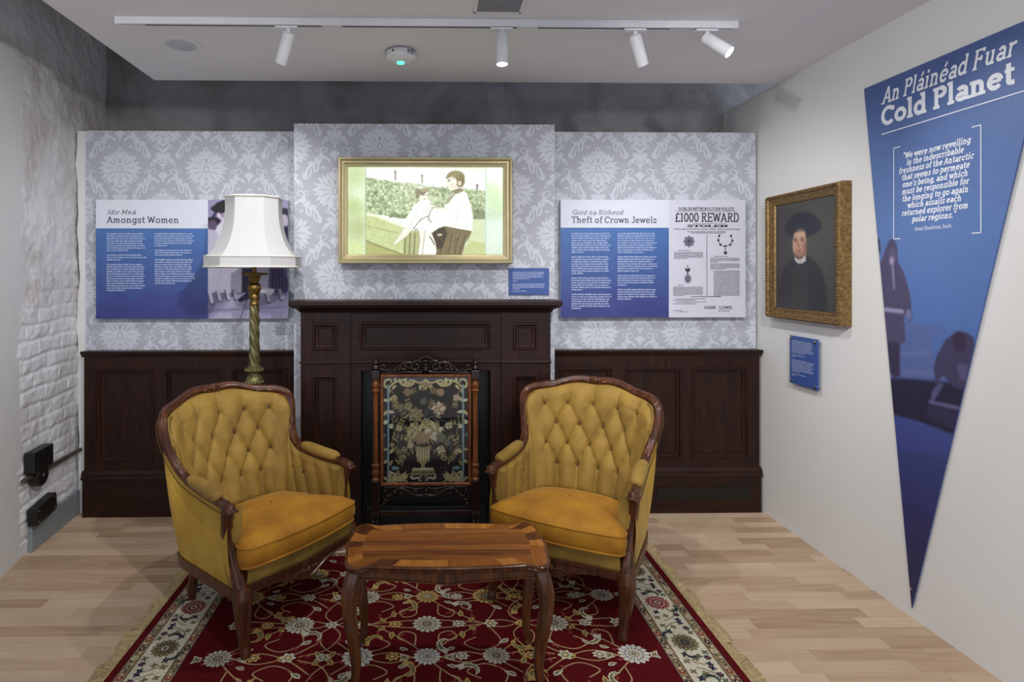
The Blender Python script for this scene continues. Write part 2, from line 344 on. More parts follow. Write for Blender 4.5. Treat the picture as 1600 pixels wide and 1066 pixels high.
# ------------------------------------------------------------------ slab-serif stroke lettering
def glyph(ch, w):
    S = []; h = w/2; t = w*.72; s = .07+w*.5; X = .70
    def pl(*p, k=1): S.extend(([a_, c_], h*k) for a_, c_ in zip(p, p[1:]))
    def V(x, a, b): S.append(([(x, a), (x, b)], h))
    def Hh(a, b, y, k=None): S.append(([(a, y), (b, y)], (k if k else t)/2))
    def A(cx, cy, rx, ry, a0, a1, n=12):
        S.append(([(cx+rx*cos(R(a0+(a1-a0)*i/n)), cy+ry*sin(R(a0+(a1-a0)*i/n))) for i in range(n+1)], h))
    def sb(x, l=1, r=1): Hh(x-h-(s-h)*l if l else x-h, x+h+(s-h)*r if r else x+h, t/2)
    def stp(x, y, l=1, r=1): Hh(x-h-(s-h)*l if l else x-h, x+h+(s-h)*r if r else x+h, y-t/2)
    acc = {'á': 'a', 'é': 'e', 'í': 'i'}
    if ch in acc:
        adv, S0 = glyph(acc[ch], w)
        if ch == 'í': S0 = S0[:-1]
        x = adv/2-.02; S0 = S0+[([(x, .80), (x+.14, 1.02)], h*.9)]; return adv, S0
    yo = X/2; ry = X/2-h+.01
    if ch == ' ': return .30, []
    if ch == 'a':
        A(.34, .46, .19, .235-h+.01, 155, 0); V(.53, 0.02, .47); A(.32, .21, .2, .2-h+.02, 0, 360, 16); Hh(.53, .53+s, t/2); adv = .68
    elif ch == 'b': V(.2, 0, 1.03); stp(.2, 1.04, 1, 0); A(.42, yo, .23, ry, 0, 360, 18); adv = .74
    elif ch == 'c': A(.38, yo, .25, ry, 50, 315); V(.56, X-.24, X-.08); adv = .67
    elif ch == 'd': V(.56, 0, 1.03); stp(.56, 1.04, 1, 0); sb(.56, 0, 1); A(.34, yo, .23, ry, 0, 360, 18); adv = .76
    elif ch == 'e': A(.36, yo, .25, ry, 5, 320, 16); Hh(.12, .61, yo+.02); adv = .70
    elif ch == 'f': V(.24, 0, .80); A(.42, .80, .18, .25-h, 180, 60, 8); Hh(.06, .46, X-t/2); sb(.24); adv = .48
    elif ch == 'g': A(.34, yo, .23, ry, 0, 360, 18); V(.56, -.05, X); A(.34, -.05, .22, .24-h, 0, -150, 10); Hh(.56, .56+s, X-t/2); adv = .74
    elif ch in 'hn':
        V(.2, 0, 1.03 if ch == 'h' else X); stp(.2, 1.04 if ch == 'h' else X, 1, 0); sb(.2); A(.38, .42, .18, X-.42-h, 180, 0, 10); V(.56, 0, .43); sb(.56); adv = .78
    elif ch == 'i': V(.2, 0, X); stp(.2, X, 1, 0); sb(.2); S.append(([(.2-.02, .92), (.2+.02, .92)], h*1.25)); S[-1] = ([(.2-h*1.1, .93), (.2+h*1.1, .93)], h*1.1); adv = .40
    elif ch == 'k': V(.2, 0, 1.03); stp(.2, 1.04, 1, 0); sb(.2); pl((.22, .28), (.52, X-.02)); pl((.34, .40), (.58, .02)); sb(.58); stp(.52, X); adv = .76
    elif ch == 'l': V(.2, 0, 1.03); stp(.2, 1.04, 1, 0); sb(.2); adv = .40
    elif ch == 'm':
        V(.2, 0, X); stp(.2, X, 1, 0)
        for x in (.2, .52): A(x+.16, .44, .16, X-.44-h, 180, 0, 8); V(x+.32, 0, .45)
        for x in (.2, .52, .84): sb(x, .7, .7)
        adv = 1.06
    elif ch == 'o': A(.37, yo, .26, ry, 0, 360, 20); adv = .74
    elif ch == 'p': V(.2, -.27, X); stp(.2, X, 1, 0); A(.42, yo, .23, ry, 0, 360, 18); Hh(.2-s, .2+s, -.28+t/2); adv = .74
    elif ch == 'r': V(.2, 0, X); stp(.2, X, 1, 0); sb(.2); A(.42, .42, .22, X-.42-h, 180, 60, 8); adv = .56
    elif ch == 's': A(.31, .51, .17, .19-h+.01, 20, 250, 9); A(.31, .19, .18, .20-h+.01, 80, -160, 9); V(.5, X-.2, X-.06); V(.12, .05, .2); adv = .60
    elif ch == 't': V(.22, .16, .92); A(.38, .18, .16, .18-h, 180, 300, 6); Hh(.06, .46, X-t/2); adv = .50
    elif ch == 'u': V(.2, .26, X); A(.38, .26, .18, .26-h, 180, 360, 10); V(.56, 0, X); stp(.2, X, 1, 0); stp(.56, X, 1, 0); sb(.56, 0, 1); adv = .78
    elif ch == 'v': pl((.12, X), (.34, .02), (.56, X)); stp(.12, X); stp(.56, X); adv = .68
    elif ch == 'w': pl((.1, X), (.28, .03), (.46, X-.02), (.64, .03), (.82, X)); stp(.1, X); stp(.82, X); adv = .92
    elif ch == 'x': pl((.12, .02), (.54, X)); pl((.12, X), (.54, .02)); sb(.12); sb(.56); stp(.12, X); stp(.54, X); adv = .68
    elif ch == 'y': pl((.12, X), (.35, .03)); pl((.58, X), (.28, -.26), (.12, -.24)); stp(.12, X); stp(.58, X); adv = .70
    elif ch == 'A': pl((.1, 0), (.42, .98), (.74, 0)); Hh(.24, .6, .32); sb(.1); sb(.74); adv = .86
    elif ch in 'BDPR':
        V(.2, 0, 1); Hh(.2-s, .42, 1-t/2)
        if ch == 'D': A(.38, .5, .34, .5-t/2, -90, 90, 12); Hh(.2-s, .4, t/2); adv = .84
        else:
            A(.42, .74, .22, .26-t/2, -90, 90, 10); Hh(.2, .43, .48+t/2)
            if ch == 'B': A(.44, .25, .25, .25-t/2, -90, 90, 10); Hh(.2-s, .46, t/2)
            else: sb(.2)
            if ch == 'R': pl((.40, .48), (.66, .03)); sb(.68, .4, 1)
            adv = .80 if ch != 'P' else .74
    elif ch == 'C' or ch == 'G':
        A(.46, .5, .36, .5-h+.01, 45, 315 if ch == 'C' else 345, 18); V(.74, .70, .92); adv = .84
        if ch == 'G': V(.78, .08, .42); Hh(.54, .88, .42); adv = .94
    elif ch in 'EF':
        V(.2, 0, 1); Hh(.2-s, .66, 1-t/2); Hh(.2, .54, .52); V(.66, .8, 1); V(.54, .40, .64)
        if ch == 'E': Hh(.2-s, .68, t/2); V(.68, 0, .2)
        else: sb(.2)
        adv = .76
    elif ch == 'H':
        for x in (.2, .68): V(x, 0, 1); sb(x); stp(x, 1)
        Hh(.2, .68, .5); adv = .88
    elif ch == 'I': V(.22, 0, 1); sb(.22); stp(.22, 1); adv = .44
    elif ch == 'J': V(.42, .24, 1); A(.24, .24, .18, .24-h, 0, -160, 8); Hh(.2, .42+s, 1-t/2); adv = .58
    elif ch == 'L': V(.2, 0, 1); stp(.2, 1); Hh(.2-s, .66, t/2); V(.66, 0, .24); adv = .72
    elif ch == 'M': V(.18, 0, 1); V(.86, 0, 1); pl((.18, .98), (.52, .2), (.86, .98)); sb(.18); sb(.86); stp(.14, 1, 1, 0); stp(.9, 1, 0, 1); adv = 1.04
    elif ch == 'N': V(.18, 0, 1); V(.7, 0, 1); pl((.18, .97), (.7, .03)); sb(.18); stp(.7, 1); stp(.14, 1, 1, 0); adv = .88
    elif ch == 'O': A(.46, .5, .36, .5-h+.01, 0, 360, 24); adv = .92
    elif ch == 'S': A(.36, .73, .22, .27-h+.01, 25, 250, 10); A(.36, .26, .24, .27-h+.01, 85, -155, 10); V(.6, .74, .94); V(.11, .06, .28); adv = .72
    elif ch == 'T': V(.38, 0, 1); sb(.38); Hh(.04, .72, 1-t/2); V(.05, .76, 1); V(.71, .76, 1); adv = .76
    elif ch == 'U': V(.2, .3, 1); A(.45, .3, .25, .3-h, 180, 360, 10); V(.7, .3, 1); stp(.2, 1); stp(.7, 1); adv = .90
    elif ch == 'W': pl((.1, 1), (.32, .04), (.54, .92), (.76, .04), (.98, 1)); stp(.1, 1); stp(.98, 1); adv = 1.08
    elif ch == '0': A(.34, .5, .24, .5-h+.01, 0, 360, 20); adv = .68
    elif ch == '1': V(.24, 0, 1); sb(.24); pl((.08, .84), (.24, .95)); adv = .48
    elif ch == '£': A(.42, .72, .18, .28-h, 20, 180, 10); V(.24, .1, .74); Hh(.08, .44, .46); Hh(.06, .66, t/2); V(.66, 0, .2); adv = .72
    elif ch == '.': S.append(([(.1, .07), (.24, .07)], .07+w*.1)); adv = .32
    elif ch == ',': S.append(([(.18, .12), (.10, -.16)], h)); adv = .30
    elif ch == "'": S.append(([(.18, 1.02), (.12, .76)], h)); adv = .28
    elif ch == '“': S.append(([(.12, .74), (.2, 1.0)], h)); S.append(([(.3, .74), (.38, 1.0)], h)); adv = .48
    elif ch == '”': S.append(([(.2, 1.02), (.12, .76)], h)); S.append(([(.38, 1.02), (.3, .76)], h)); adv = .48
    else: adv = .5
    return adv, S
def text_width(txt, w, tr=0): return sum(glyph(c, w)[0]+tr for c in txt)
def text(mb, txt, fn, x, y, size, w=.13, it=0, align='l', fit=None, tr=0, mi=0, sx=1):
    # fn(x, y) -> 3D point on the sign; size = cap height
    tw = text_width(txt, w, tr)*size
    k = fit/tw if fit else sx
    tw *= k; dk = 0; cx = x-(tw/2 if align == 'c' else tw if align == 'r' else 0)
    for ch in txt:
        adv, S = glyph(ch, w)
        for pts, hw in S:
            n = len(pts); L_ = []; R_ = []; closed = math.hypot(pts[0][0]-pts[-1][0], pts[0][1]-pts[-1][1]) < 1e-6 and n > 3
            for i, p in enumerate(pts):
                a = pts[i-1] if i else (pts[-2] if closed else p); c = pts[i+1] if i < n-1 else (pts[1] if closed else p)
                d1 = (p[0]-a[0], p[1]-a[1]); d2 = (c[0]-p[0], c[1]-p[1])
                l1 = math.hypot(*d1); l2 = math.hypot(*d2)
                if l1 < 1e-9: d1, l1 = d2, l2
                if l2 < 1e-9: d2, l2 = d1, l1
                n1 = (-d1[1]/l1, d1[0]/l1); n2 = (-d2[1]/l2, d2[0]/l2); q = (n1[0]+n2[0], n1[1]+n2[1]); ql = q[0]**2+q[1]**2
                f = min(2/ql, 1.6) if ql > 1e-6 else 1
                q = (q[0]*f*hw, q[1]*f*hw)
                for Z, sg in ((L_, 1), (R_, -1)):
                    gx = p[0]+sg*q[0]; gy = p[1]+sg*q[1]
                    v = fn(cx+(gx+it*gy)*size*k, y+gy*size); Z.append((v[0], v[1]-2e-5*(dk % 9), v[2]))
            mb.quad_grid([L_, R_], mi); dk += 1
        cx += (adv+tr)*size*k
def body_text(mb, fn, x, y, w, lines, pitch, mi=0, just=False, xh=.45, gaps=(), indent_last=True):
    # rows of tiny unreadable letters; returns the y below
    for i in range(lines):
        last = (i+1 in gaps) or i == lines-1
        wl = w*(random.uniform(.2, .7) if last else (1 if just else random.uniform(.88, 1)))
        cx = 0; cw = pitch*.34
        while cx < wl:
            n = random.randint(2, 8)
            for _ in range(n):
                if cx+cw*.75 > wl: break
                hh = pitch*xh*random.choice((1, 1, 1, 1.35))
                mb.poly([fn(x+cx, y), fn(x+cx+cw*.68, y), fn(x+cx+cw*.68, y+hh), fn(x+cx, y+hh)], mi); cx += cw
            cx += cw*.7
        y -= pitch
        if i+1 in gaps: y -= pitch
    return y

# ------------------------------------------------------------------ the room
def wbox(name, a, c, mat, bevel=0):
    b = MB(); b.box(a, c); return struct(b.build(name, mat, bevel=bevel))
XR = 2.115
wbox('floor', (-2.6, -1.6, -.06), (2.6, 4.3, 0), M['floor'])
wbox('wall_right', (XR, -1.2, 0), (XR+.1, 4.05, 2.65), M['wallr'])
wbox('wall_back', (-2.4, 4.02, 0), (2.5, 4.14, 3.3), M['plaster'])
wbox('ceiling', (-1.618, -1.2, 2.65), (XR+.3, 3.405, 2.78), M['ceil'])
wbox('ceiling', (-2.6, -1.2, 3.3), (2.6, 4.3, 3.4), M['plaster'])
# left wall: whitewashed brick below, lime plaster above, real relief
def left_wall():
    ys = np.concatenate([np.linspace(-1.2, 2.95, 30), np.linspace(2.96, 4.03, 150)]); zs = np.linspace(0, 3.3, 400)
    Y, Z = np.meshgrid(ys, zs); X = -2.165-.1*np.maximum(Y-3.2, -.15)
    def fbm(Y, Z, s):
        v = np.zeros_like(Y); a = 1.
        for o in range(5):
            ph = rng.uniform(0, 6.28, 4); v += a*(np.sin(Y*s+ph[0]+1.7*np.sin(Z*s*.7+ph[1]))*np.sin(Z*s*.9+ph[2]+1.3*np.sin(Y*s*.8+ph[3]))); s *= 2.1; a *= .52
        return v
    wob = .012*fbm(Y, Z, 3.); zr = (Z+wob)/.088; row = np.floor(zr); fr = zr-row
    yb = (Y+.11*(row % 2)+.05*np.sin(row*12.9)+wob)/.225; fb = yb-np.floor(yb)
    jt = np.exp(-(np.minimum(fr, 1-fr)/.10)**2); jv = np.exp(-(np.minimum(fb, 1-fb)/.035)**2)*.8
    rnd = np.sin(row*91.7+np.floor(yb)*37.3)*.5+.5
    low = np.clip((1.62+.25*fbm(Y, Z, 2.2)-Z)/.35, 0, 1)
    worn = np.clip(.75+.5*fbm(Y, Z, 3.3), .15, 1.15); d = low*worn*(.008*(1-np.maximum(jt, jv*.7))+.004*rnd)+.005*fbm(Y, Z, 6.)+.003*fbm(Y, Z, 18.)+.0015*fbm(Y, Z, 45.)
    X = X+d
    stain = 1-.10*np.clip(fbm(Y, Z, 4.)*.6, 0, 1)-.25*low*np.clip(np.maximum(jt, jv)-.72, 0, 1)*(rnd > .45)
    shade_tint = np.clip((Z-1.9+.12*fbm(Y, Z, 3.))/.35, 0, 1); stain_shade = stain*(1-.12*shade_tint)  # upper plaster browner, and darkened in colour to stand in for shadow
    h, w = Y.shape; i = np.arange(h*w).reshape(h, w); F = np.stack([i[:-1, :-1], i[:-1, 1:], i[1:, 1:], i[1:, :-1]], -1).reshape(-1, 4)
    me = bpy.data.meshes.new('wall_left'); me.from_pydata(np.stack([X, Y, Z], -1).reshape(-1, 3).tolist(), [], F.tolist())
    me.polygons.foreach_set('use_smooth', [True]*len(F))
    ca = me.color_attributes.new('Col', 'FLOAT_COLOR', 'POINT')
    ca.data.foreach_set('color', np.stack([stain_shade, stain_shade*(1-.03*shade_tint), stain_shade*(1-.06*shade_tint), np.ones_like(Y)], -1).astype(np.float32).ravel())
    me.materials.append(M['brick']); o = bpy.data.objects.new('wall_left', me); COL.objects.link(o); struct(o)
left_wall()
# smooth white wall stub in front of the brick, at the left edge of the picture
b = MB(); b.prism([(-2.172, 3.09), (-2.155, 3.09), (-2.095, 2.82), (-1.85, 1.7), (-1.95, 1.7)], lambda p, d: (p[0], p[1], d), 0, 2.64)
struct(b.build('wall_near_left', M['white']))
# grey skirting on the brick wall
b = MB(); b.prism([(3.095, 0), (3.60, 0), (3.60, .15), (3.095, .15)], lambda p, d: (-2.152-.1*(p[0]-3.2)+d, p[0], p[1]), -.03, .018)
struct(b.build('baseboard_left', M['grey'], bevel=.004))
# white scribe strip between brick and panelling, with a wavy cut edge
pts = [(-2.137, 0), (-2.137, 2.395)]+[(-2.190+.006*sin(z*5.1)+.005*sin(z*13+1)+.003*sin(z*31), z) for z in np.linspace(2.395, 0, 60)]
b = MB(); b.prism(pts, lambda p, d: (p[0], d, p[1]), 3.605, 3.625); struct(b.build('trim_1', M['white']))

# ---- damask wallpaper: ground board plus printed figure, the figure repeated in a half drop
def leaf(x, y, a, l, wd, bend=0, n=7):
    L_, R_ = [], []
    for i in range(n+1):
        t = i/n; aa = a+bend*t*.5; px = x+l*t*cos(aa); py = y+l*t*sin(aa); ww = wd*(sin(PI*t**.8))
        L_.append((px-ww*sin(aa), py+ww*cos(aa))); R_.append((px+ww*sin(aa), py-ww*cos(aa)))
    return L_+R_[::-1]
def ribbon(pts, w0, w1=None):
    w1 = w0 if w1 is None else w1; n = len(pts); L_, R_ = [], []
    for i, p in enumerate(pts):
        a = pts[max(i-1, 0)]; c = pts[min(i+1, n-1)]; dx, dy = c[0]-a[0], c[1]-a[1]; l = math.hypot(dx, dy) or 1; w = w0+(w1-w0)*i/(n-1)
        L_.append((p[0]-dy/l*w, p[1]+dx/l*w)); R_.append((p[0]+dy/l*w, p[1]-dx/l*w))
    return L_+R_[::-1]
def disc(x, y, r, n=10, ry=None): return [(x+r*cos(2*PI*k/n), y+(ry or r)*sin(2*PI*k/n)) for k in range(n)]
def damask():
    # one repeat drawn right half first, units of half a millimetre, y down, origin at the palmette's heart; ('g' = ground shows through)
    P = []; K = .000506
    def T(x0, y0, x1, y1, w, bend=0., c=1):
        p = leaf(x0*K, -y0*K, math.atan2(-(y1-y0), x1-x0)-bend*.25, math.hypot(x1-x0, y1-y0)*K, w*K, bend); both(p, c)
    def both(p, c=1):
        P.append((p, c)); P.append(([(-x, y) for x, y in p], c))
    def D(x, y, rx, ry, c=1):
        p = [(x*K+rx*K*cos(2*PI*k/14), -y*K+ry*K*sin(2*PI*k/14)) for k in range(14)]
        both(p, c) if x else P.append((p, c))
    def B(pts, w0, w1, c=1): both(ribbon(catmull([(x*K, -y*K) for x, y in pts], 4), w0*K, w1*K), c)
    # palmette
    for a in ((10, -40, 120, -190, 38, .5), (25, -35, 215, -140, 46, .4), (40, -10, 272, -15, 44, -.2), (40, 20, 240, 105, 40, -.5), (30, 60, 165, 175, 42, -.6), (5, 40, 90, 230, 36, -.5), (60, -60, 165, -185, 22, .6), (90, -30, 262, -80, 20, .3), (90, 30, 262, 40, 18, -.3), (60, 80, 215, 160, 18, -.4)): T(*a)
    for a in ((30, -50, 100, -140, 7, .5), (50, -40, 170, -105, 8, .4), (70, -8, 210, -10, 7, 0), (60, 30, 180, 80, 8, -.4), (45, 75, 125, 145, 8, -.5)): T(*a, c=0)
    T(0, -175, 55, -215, 16, .6); T(0, -160, 95, -205, 16, .8); D(0, -228, 34, 42); D(0, -228, 15, 22, 0); T(0, -120, 30, -180, 22)
    D(0, 0, 52, 66); D(0, 0, 36, 50, 0); D(0, 4, 20, 34); D(0, 95, 46, 10); D(0, 112, 34, 6, 0); D(0, 185, 36, 42); D(0, 185, 20, 26, 0); D(0, 185, 8, 14)
    B([(0, 300), (45, 255), (105, 205)], 11, 8); B([(0, 340), (30, 290), (120, 240)], 6, 9); B([(0, 240), (40, 205), (75, 160)], 8, 5)
    # joint below, with sprays and a lozenge
    T(0, 400, 60, 320, 22, .5); T(0, 395, 0, 300, 20); T(20, 400, 110, 335, 18, .8); D(60, 330, 16, 16); T(10, 420, 70, 440, 14, -.6); T(60, 400, 175, 480, 26, -.7); T(95, 430, 150, 470, 8, -.6, 0); B([(20, 410), (80, 390), (130, 410)], 6, 5); B([(0, 400), (0, 470), (0, 540)], 9, 7)
    T(0, 470, 60, 455, 12, .5); T(0, 520, 0, 450, 18); D(0, 600, 50, 44); D(0, 600, 20, 18, 0); T(0, 560, 0, 690, 24); T(10, 600, 75, 600, 14)
    B([(160, 700), (172, 620), (160, 545), (120, 520), (90, 545), (105, 578), (130, 570)], 10, 5); T(165, 640, 95, 640, 16, -1.); T(100, 640, 40, 700, 16, .6)
    # ogee of long bird-like leaves
    for a in ((352, -122, 262, -290, 34, -.5), (250, -208, 182, -330, 34, -.4), (180, 362, 262, 200, 34, .5), (284, 312, 332, 130, 34, .4)): T(*a)
    for a in ((335, -145, 275, -250, 11, -.5), (240, -225, 200, -300, 10, -.4), (200, 330, 255, 235, 11, .5), (292, 280, 326, 180, 10, .4)): T(*a, c=0)
    D(268, -300, 22, 18); T(262, -310, 330, -330, 10, -.8); B([(190, -300), (160, -380), (155, -440), (185, -470), (225, -455)], 9, 5); T(165, -370, 110, -400, 18, 1.); T(110, -395, 50, -340, 16, -.6); T(180, -330, 240, -400, 20, -.6); D(132, -268, 26, 13)
    B([(330, 140), (362, 60), (350, 10), (300, 40)], 8, 5); T(345, 100, 440, 130, 14, .8); T(340, 130, 400, 60, 16, -.6); D(398, 248, 26, 13); D(262, 190, 18, 20); T(262, 190, 200, 185, 9, .8); T(352, -122, 380, -200, 14, .5); T(180, 360, 150, 300, 14, -.5)
    return P
DAM = damask()
def clip(poly, x0, x1, z0, z1):
    for ax, lim, sg in ((0, x0, 1), (0, x1, -1), (1, z0, 1), (1, z1, -1)):
        out = []
        for i, p in enumerate(poly):
            q = poly[i-1]; ip = sg*(p[ax]-lim) >= 0; iq = sg*(q[ax]-lim) >= 0
            if ip != iq:
                t = (lim-q[ax])/(p[ax]-q[ax]); out.append((q[0]+t*(p[0]-q[0]), q[1]+t*(p[1]-q[1])))
            if ip: out.append(p)
        poly = out
        if len(poly) < 3: return []
    return poly
TW, TH = .536, .522
def papered(name, x0, x1, y, dep, z1, ox, oz, zlow=.95):
    b = MB(); b.box((x0, y, 0), (x1, y+dep, z1), 0)
    for i in range(-6, 7):
        for j in range(0, 14):
            cx = ox+i*TW+(j % 2)*TW/2; cz = oz+(j-5)*TH/2
            if not (x0-.3 < cx < x1+.3 and zlow-.3 < cz < z1+.3): continue
            for n_, (p, c_) in enumerate(DAM):
                q = clip([(cx+px_, cz+py_) for px_, py_ in p], x0, x1, zlow, z1)
                if len(q) > 2: b.poly([(u, y-.0003-1.2e-5*n_, v) for u, v in q], c_)
    return struct(b.build(name, [M['wp0'], M['wp1']], fix=False))
# phases read off the visible medallions
mc = at_y(255, 263.8, 3.6); papered('wall_back_left', -2.137, -.79, 3.6, .05, 2.397, mc[0], mc[2])
mc = at_y(1000, 263.8, 3.6); papered('wall_back_right', .76, 2.1, 3.6, .05, 2.402, mc[0], mc[2])
mc = at_y(663, 230, 3.42); papered('wall_chimney_breast', -.797, .768, 3.42, .23, 2.40, mc[0], mc[2], .3)

# ---- wainscot
def panel_rings(x0, x1, z0, z1, y):
    # sunk field with a moulded edge (towards the viewer is -y)
    return [(x0, x1, z0, z1, y), (x0+.004, x1-.004, z0+.004, z1-.004, y-.006), (x0+.012, x1-.012, z0+.012, z1-.012, y-.007), (x0+.020, x1-.020, z0+.020, z1-.020, y+.004),
            (x0+.030, x1-.030, z0+.030, z1-.030, y+.006), (x0+.034, x1-.034, z0+.034, z1-.034, y+.014)]
def wainscot(name, label, x0, x1, panels, vent=None):
    r = thing(name, label, 'wall panelling', (x0, 3.55, 0))
    def lx(v): return v-x0
    z0, zt = .262, 1.02; w = x1-x0
    b = MB()
    zb, zp = panels[0][2], panels[0][3]
    b.box((0, 0, z0), (w, .049, zb)); b.box((0, 0, zp), (w, .049, .985))
    xs = [0]+[v for p in panels for v in (lx(p[0]), lx(p[1]))]+[w]
    for i in range(0, len(xs), 2): b.box((xs[i], 0, zb), (xs[i+1], .049, zp))
    b.build('frame', M['mahog'], r)
    for p in panels:
        b = MB(); b.rings(panel_rings(lx(p[0]), lx(p[1]), p[2], p[3], 0)); b.box((lx(p[0])+.03, .015, p[2]+.03), (lx(p[1])-.03, .045, p[3]-.03)); b.build('panel', M['mahog'], r, smooth=25)
    e = .012
    def mould(prof, nm, mat):
        b = MB(); n = len(prof); pts = []
        for xx in (-e, w+e): pts.append([(xx if p[0] < 0 else max(0, min(w, xx)), p[0], p[1]) for p in prof])
        b.quad_grid(pts, 0, True); k = len(b.v)-2*n
        b.f += [tuple(range(k, k+n))[::-1], tuple(range(k+n, k+2*n))]; b.m += [0, 0]; b.build(nm, mat, r, smooth=30)
    mould([(.049, .985), (-.004, .985), (-.008, .990), (-.010, .998), (-.018, 1.004), (-.022, 1.012), (-.022, 1.022), (.049, 1.022)], 'cap_rail', M['mahogx'])
    mould([(.049, .232), (-.022, .232), (-.022, .238), (-.012, .250), (-.012, .262), (-.006, .272), (-.001, .282), (.049, .282)], 'base_moulding', M['mahogx'])
    b = MB(); b.box((-.004, -.016, 0), (w+.004, .049, .232)); b.build('plinth', M['mahogx'], r, bevel=.002)
    if vent:
        b = MB(); a, c, d0, d1 = lx(vent[0]), lx(vent[1]), vent[2], vent[3]
        b.box((a, -.0185, d0), (c, -.016, d1), 0)
        b.box((a, -.021, d1-.012), (c, -.0185, d1), 0); b.box((a, -.021, d0), (c, -.0185, d0+.012), 0)
        n = 22
        for k in range(n+1): xx = a+.02+(c-a-.04)*k/n; b.box((xx-.003, -.0205, d0+.012), (xx+.003, -.0185, d1-.012), 1)
        b.build('vent_grille', [M['black'], M['dark']], r)
    return r
def pr(px0, px1): return (at_y(px0, 600, 3.55)[0], at_y(px1, 600, 3.55)[0], .335, .912)
wainscot('wainscot', 'dark mahogany panelled wainscot left of the fireplace, behind the floor lamp', -2.118, -.826, [pr(147, 241), pr(258, 346), pr(361, 449)])
wainscot('wainscot', 'dark mahogany panelled wainscot right of the fireplace, with black vent grille', .797, 2.093, [pr(873, 958), pr(975, 1065), pr(1082, 1169)],
         (at_y(1028, 760, 3.53)[0], at_y(1172, 760, 3.53)[0], .095, .165))

# ---- mantelpiece
def mantel():
    Y = 3.30; yb = 3.415; r = thing('mantelpiece', 'dark mahogany fireplace surround with panelled frieze and black opening', 'fireplace', (0, Y, 0))
    X0, X1 = -.728, .715; P0, P1 = at_y(548, 500, Y)[0], at_y(783, 500, Y)[0]   # pilaster inner edges
    O0, O1 = at_y(564, 600, Y)[0], at_y(766, 600, Y)[0]; oz = .937
    def Bx(nm, boxes, mat=M['mahog'], bv=.002):
        b = MB()
        for a, c in boxes: b.box((a[0], a[1]-Y, a[2]), (c[0], c[1]-Y, c[2]))
        return b.build(nm, mat, r, bevel=bv)
    def pan(x0, x1, z0, z1, y, parent, raised=False):
        b = MB(); b.rings(panel_rings(x0, x1, z0, z1, y-Y)); return b.build('panel', M['mahog'], parent, smooth=25)
    def framed(nm, x0, x1, z0, z1, y, p, mat=M['mahog']):
        o = Bx(nm, [((x0, y, z0), (x1, yb, p[2])), ((x0, y, p[3]), (x1, yb, z1)), ((x0, y, p[2]), (p[0], yb, p[3])), ((p[1], y, p[2]), (x1, yb, p[3]))], mat, 0)
        pan(p[0], p[1], p[2], p[3], y, o); return o
    yp = Y-.012
    def zz(py, y=Y): return 1.5-(py-428)*y/889
    for (a, c, pa, pc) in ((X0, P0, 489, 528), (P1, X1, 801, 840)):
        framed('pilaster', a, c, 0, zz(566), yp, (at_y(pa, 0, Y)[0], at_y(pc, 0, Y)[0], .22, zz(585)))
        framed('frieze_block', a, c, zz(566), zz(486), yp, (at_y(pa, 0, Y)[0], at_y(pc, 0, Y)[0], zz(547), zz(504)))
        Bx('plinth_block', [((a-.006, yp-.012, 0), (c+.006, yb, .15))])
        Bx('string_moulding', [((a-.005, yp-.014, zz(566)-.004), (c+.003, yp, zz(566)+.010))], M['mahogx'], .003)
    framed('frieze', P0, P1, zz(566), zz(486), Y, (at_y(562, 0, Y)[0], at_y(767, 0, Y)[0], zz(547), zz(503)), M['mahogx'])
    Bx('string_moulding', [((P0, Y-.012, zz(566)-.004), (P1, Y, zz(566)+.010))], M['mahogx'], .003)
    Bx('lintel', [((P0, Y, oz), (P1, yb, zz(566)))], M['mahogx']); Bx('jamb', [((P0, Y, 0), (O0, yb, oz))]); Bx('jamb', [((O1, Y, 0), (P1, yb, oz))])
    # bed mouldings and shelf
    b = MB(); pro = [(Y-.012, zz(488)), (Y-.02, zz(487)), (Y-.026, zz(484)), (Y-.045, zz(481)), (Y-.06, zz(480)), (Y-.06, zz(478.5)), (yb, zz(478.5)), (yb, zz(488))]
    ex = [0, .008, .014, .033, .048, .048, .048, 0]
    b.quad_grid([[(X0-e_, y-Y, z) for (y, z), e_ in zip(pro, ex)], [(X1+e_, y-Y, z) for (y, z), e_ in zip(pro, ex)]], 0, True)
    n = len(pro); b.f += [tuple(range(n)), tuple(range(n, 2*n))]; b.m += [0, 0]; b.build('bed_moulding', M['mahogx'], r, smooth=30)
    Bx('mantel_shelf', [((at_y(451, 0, 3.2)[0], 3.19, 1.318), (at_y(879, 0, 3.2)[0], yb, 1.348))], M['mahogx'], .006)
    # black fireback standing inside the opening
    Bx('fireback', [((O0, yb-.022, 0), (O1, yb-.002, oz))], M['black'], 0)
    Bx('hearth_ledge', [((O0+.02, yb-.06, 0), (O1-.02, yb-.022, .13))], M['black'], .004)
mantel()

